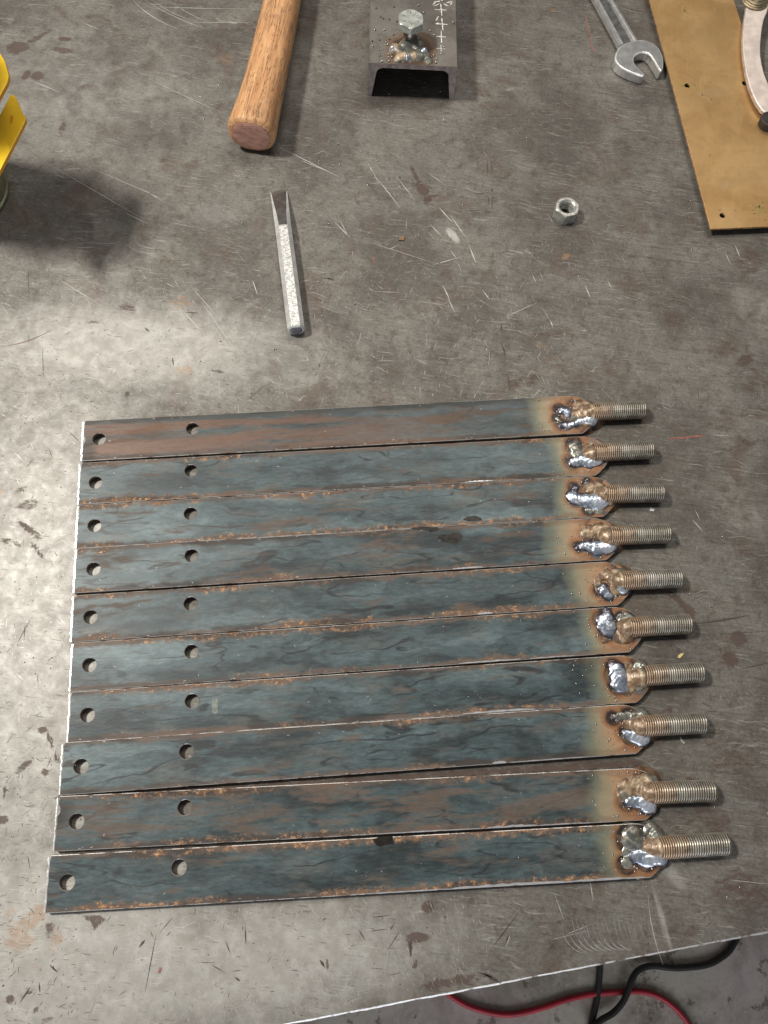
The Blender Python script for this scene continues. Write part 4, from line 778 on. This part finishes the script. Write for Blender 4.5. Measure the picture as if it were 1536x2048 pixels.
# ---------------------------------------------------------------- yellow-tabbed container at the left edge
cen=P(-84,386,0); o0=cen.copy()
yc=thing('yellow_tabbed_pot','olive round pot with bright yellow plastic tabs, cut off by the left edge','pot',tuple(o0))
MT_ol=simple('olive_enamel',(.15,.15,.085),.35,.1,.2,10); MT_yl=simple('yellow_plastic',(.95,.60,.018),.38,0,.07,7,.25,.4)
MT_yo=simple('amber_plastic_edge',(.75,.33,.01),.35,0,.06,10,.15,.3)
V,Fc=loft([[(r*math.cos(a),r*math.sin(a),z) for a in np.linspace(0,6.283,48,endpoint=False)] for z,r in ((0,49),(1.5,50.5),(4,50.5),(5,49),(208,49),(210,50.5),(213,50.5),(214,48))]); mesh('pot_body',V,Fc,MT_ol,yc,False)  # height out of view shaped for the shadow it casts
V,Fc=loft([[(r*math.cos(a),r*math.sin(a),z) for a in np.linspace(0,6.283,48,endpoint=False)] for z,r in ((214,38),(218,38),(222,37),(300,35),(304,30))]); mesh('shadow_cap',V,Fc,MT_yl,yc,False)  # unseen cap added to stretch the pot's cast shadow
def tab(pts,z,th_=3.5):
    ol=[tuple((P(x/4.55,y/4.55,z)-o0)[:2]) for x,y in pts]
    if sum(ol[i-1][0]*ol[i][1]-ol[i][0]*ol[i-1][1] for i in range(len(ol)))<0: ol=ol[::-1]
    return plate('yellow_tab',ol,[],z-th_,z,.5,[MT_yl,MT_yl,MT_yo],yc)
t1=tab([(-160,1330),(-130,1290),(0,1040),(85,880),(108,857),(130,866),(150,895),(203,1030),(228,1055),(234,1080),(222,1115),(10,1530),(-60,1660),(-230,1500)],112)
t2=tab([(-300,900),(-120,560),(-30,440),(0,485),(30,530),(48,570),(76,670),(78,700),(68,745),(0,870),(-120,1090),(-200,1200)],147)
zz=112.1; pts=[tuple((P((105+14*math.cos(t)-4*math.sin(t))/4.55,(1085+40*math.sin(t))/4.55,zz)-o0)) for t in np.linspace(0,6.283,20,endpoint=False)]
mesh('tab_slot',pts,[tuple(range(20))],MT_yo,yc)
# ---------------------------------------------------------------- small debris
def chip(name,label,cat,px,py,pts,z,mat):
    o0=P(px,py,0); k=ppu(px,py); o=mesh(name,*loft([[(x/k,y/k,zz) for x,y in pts] for zz in (.2,z)]),mat); o.location=Vector(o0)*U; return tag(o,label,cat)
chip('wood_chip','tiny square brown chip in the middle of the bare table','chip',803,478,[(-5,-5),(5,-4),(6,4),(-4,5)],1.6,simple('brown_chip',(.22,.13,.06),.7,0,.3,60))
chip('yellow_flake','small pale yellow flake right of the stud of the seventh bar','flake',1361,1311,[(-6,-5),(-2,-6),(3,0),(6,5),(1,4),(-5,0)],1.0,simple('pale_yellow_flake',(.65,.52,.22),.6,0,.2,60))
chip('metal_sliver','short curled bright metal sliver below the stud of the eighth bar','sliver',1363,1480,[(-5,6),(-3,6),(0,0),(6,-5),(4,-7),(-2,-2)],1.4,MT_bright)
chip('silver_flake','small bright flake right of the second bar stud','flake',1303,1020,[(-4,-3),(4,-3),(5,2),(-3,4)],1.2,MT_worn)
# ---------------------------------------------------------------- floor and welding cables
FZ=-900
fl=mesh('floor',[(-3500,-3500,FZ),(3500,-3500,FZ),(3500,3500,FZ),(-3500,3500,FZ)],[(0,1,2,3)],floor_mat()); fl['kind']='structure'
def cable(name,label,pts,rad,col,zoff=0,pre=[]):
    Q=[P(700+x/1.837,1750+y/1.837,FZ+rad+zo+.5) for x,y,zo in pts]
    return tag(tube(name,[np.array(p) for p in pre]+Q,rad,simple(name+'_rubber',col,.42,0,.15,6,.2,.5)),label,'cable')
q0=P(700+360/1.837,1750+430/1.837,FZ)
cable('red_cable','red rubber cable curving over the floor below the table edge',[(250,330,0),(310,395,0),(360,437,0),(430,480,0),(520,507,0),(600,512,0),(700,490,0),(800,457,0),(900,437,0),(1000,430,0),(1080,430,0),(1150,455,0),(1210,505,0),(1250,560,0),(1290,640,0)],4.7,(.42,.020,.035))
cable('black_cable','black cable bending over the red one in an S below the table edge',[(1440,160,0),(1425,220,0),(1405,262,0),(1375,295,0),(1310,330,0),(1200,342,0),(1110,334,3),(1060,350,8),(1035,385,12),(1020,430,12),(1000,470,10),(965,508,8),(920,535,10),(880,575,11)],5.4,(.022,.019,.018))
cable('black_lead','straight dark cable running down the floor beneath the red one',[(920,250,-1),(918,340,-1),(914,400,-1),(908,450,-1),(898,500,-1),(885,560,-1),(870,640,-1)],5.6,(.030,.026,.024))
scene.render.resolution_x=768; scene.render.resolution_y=1024
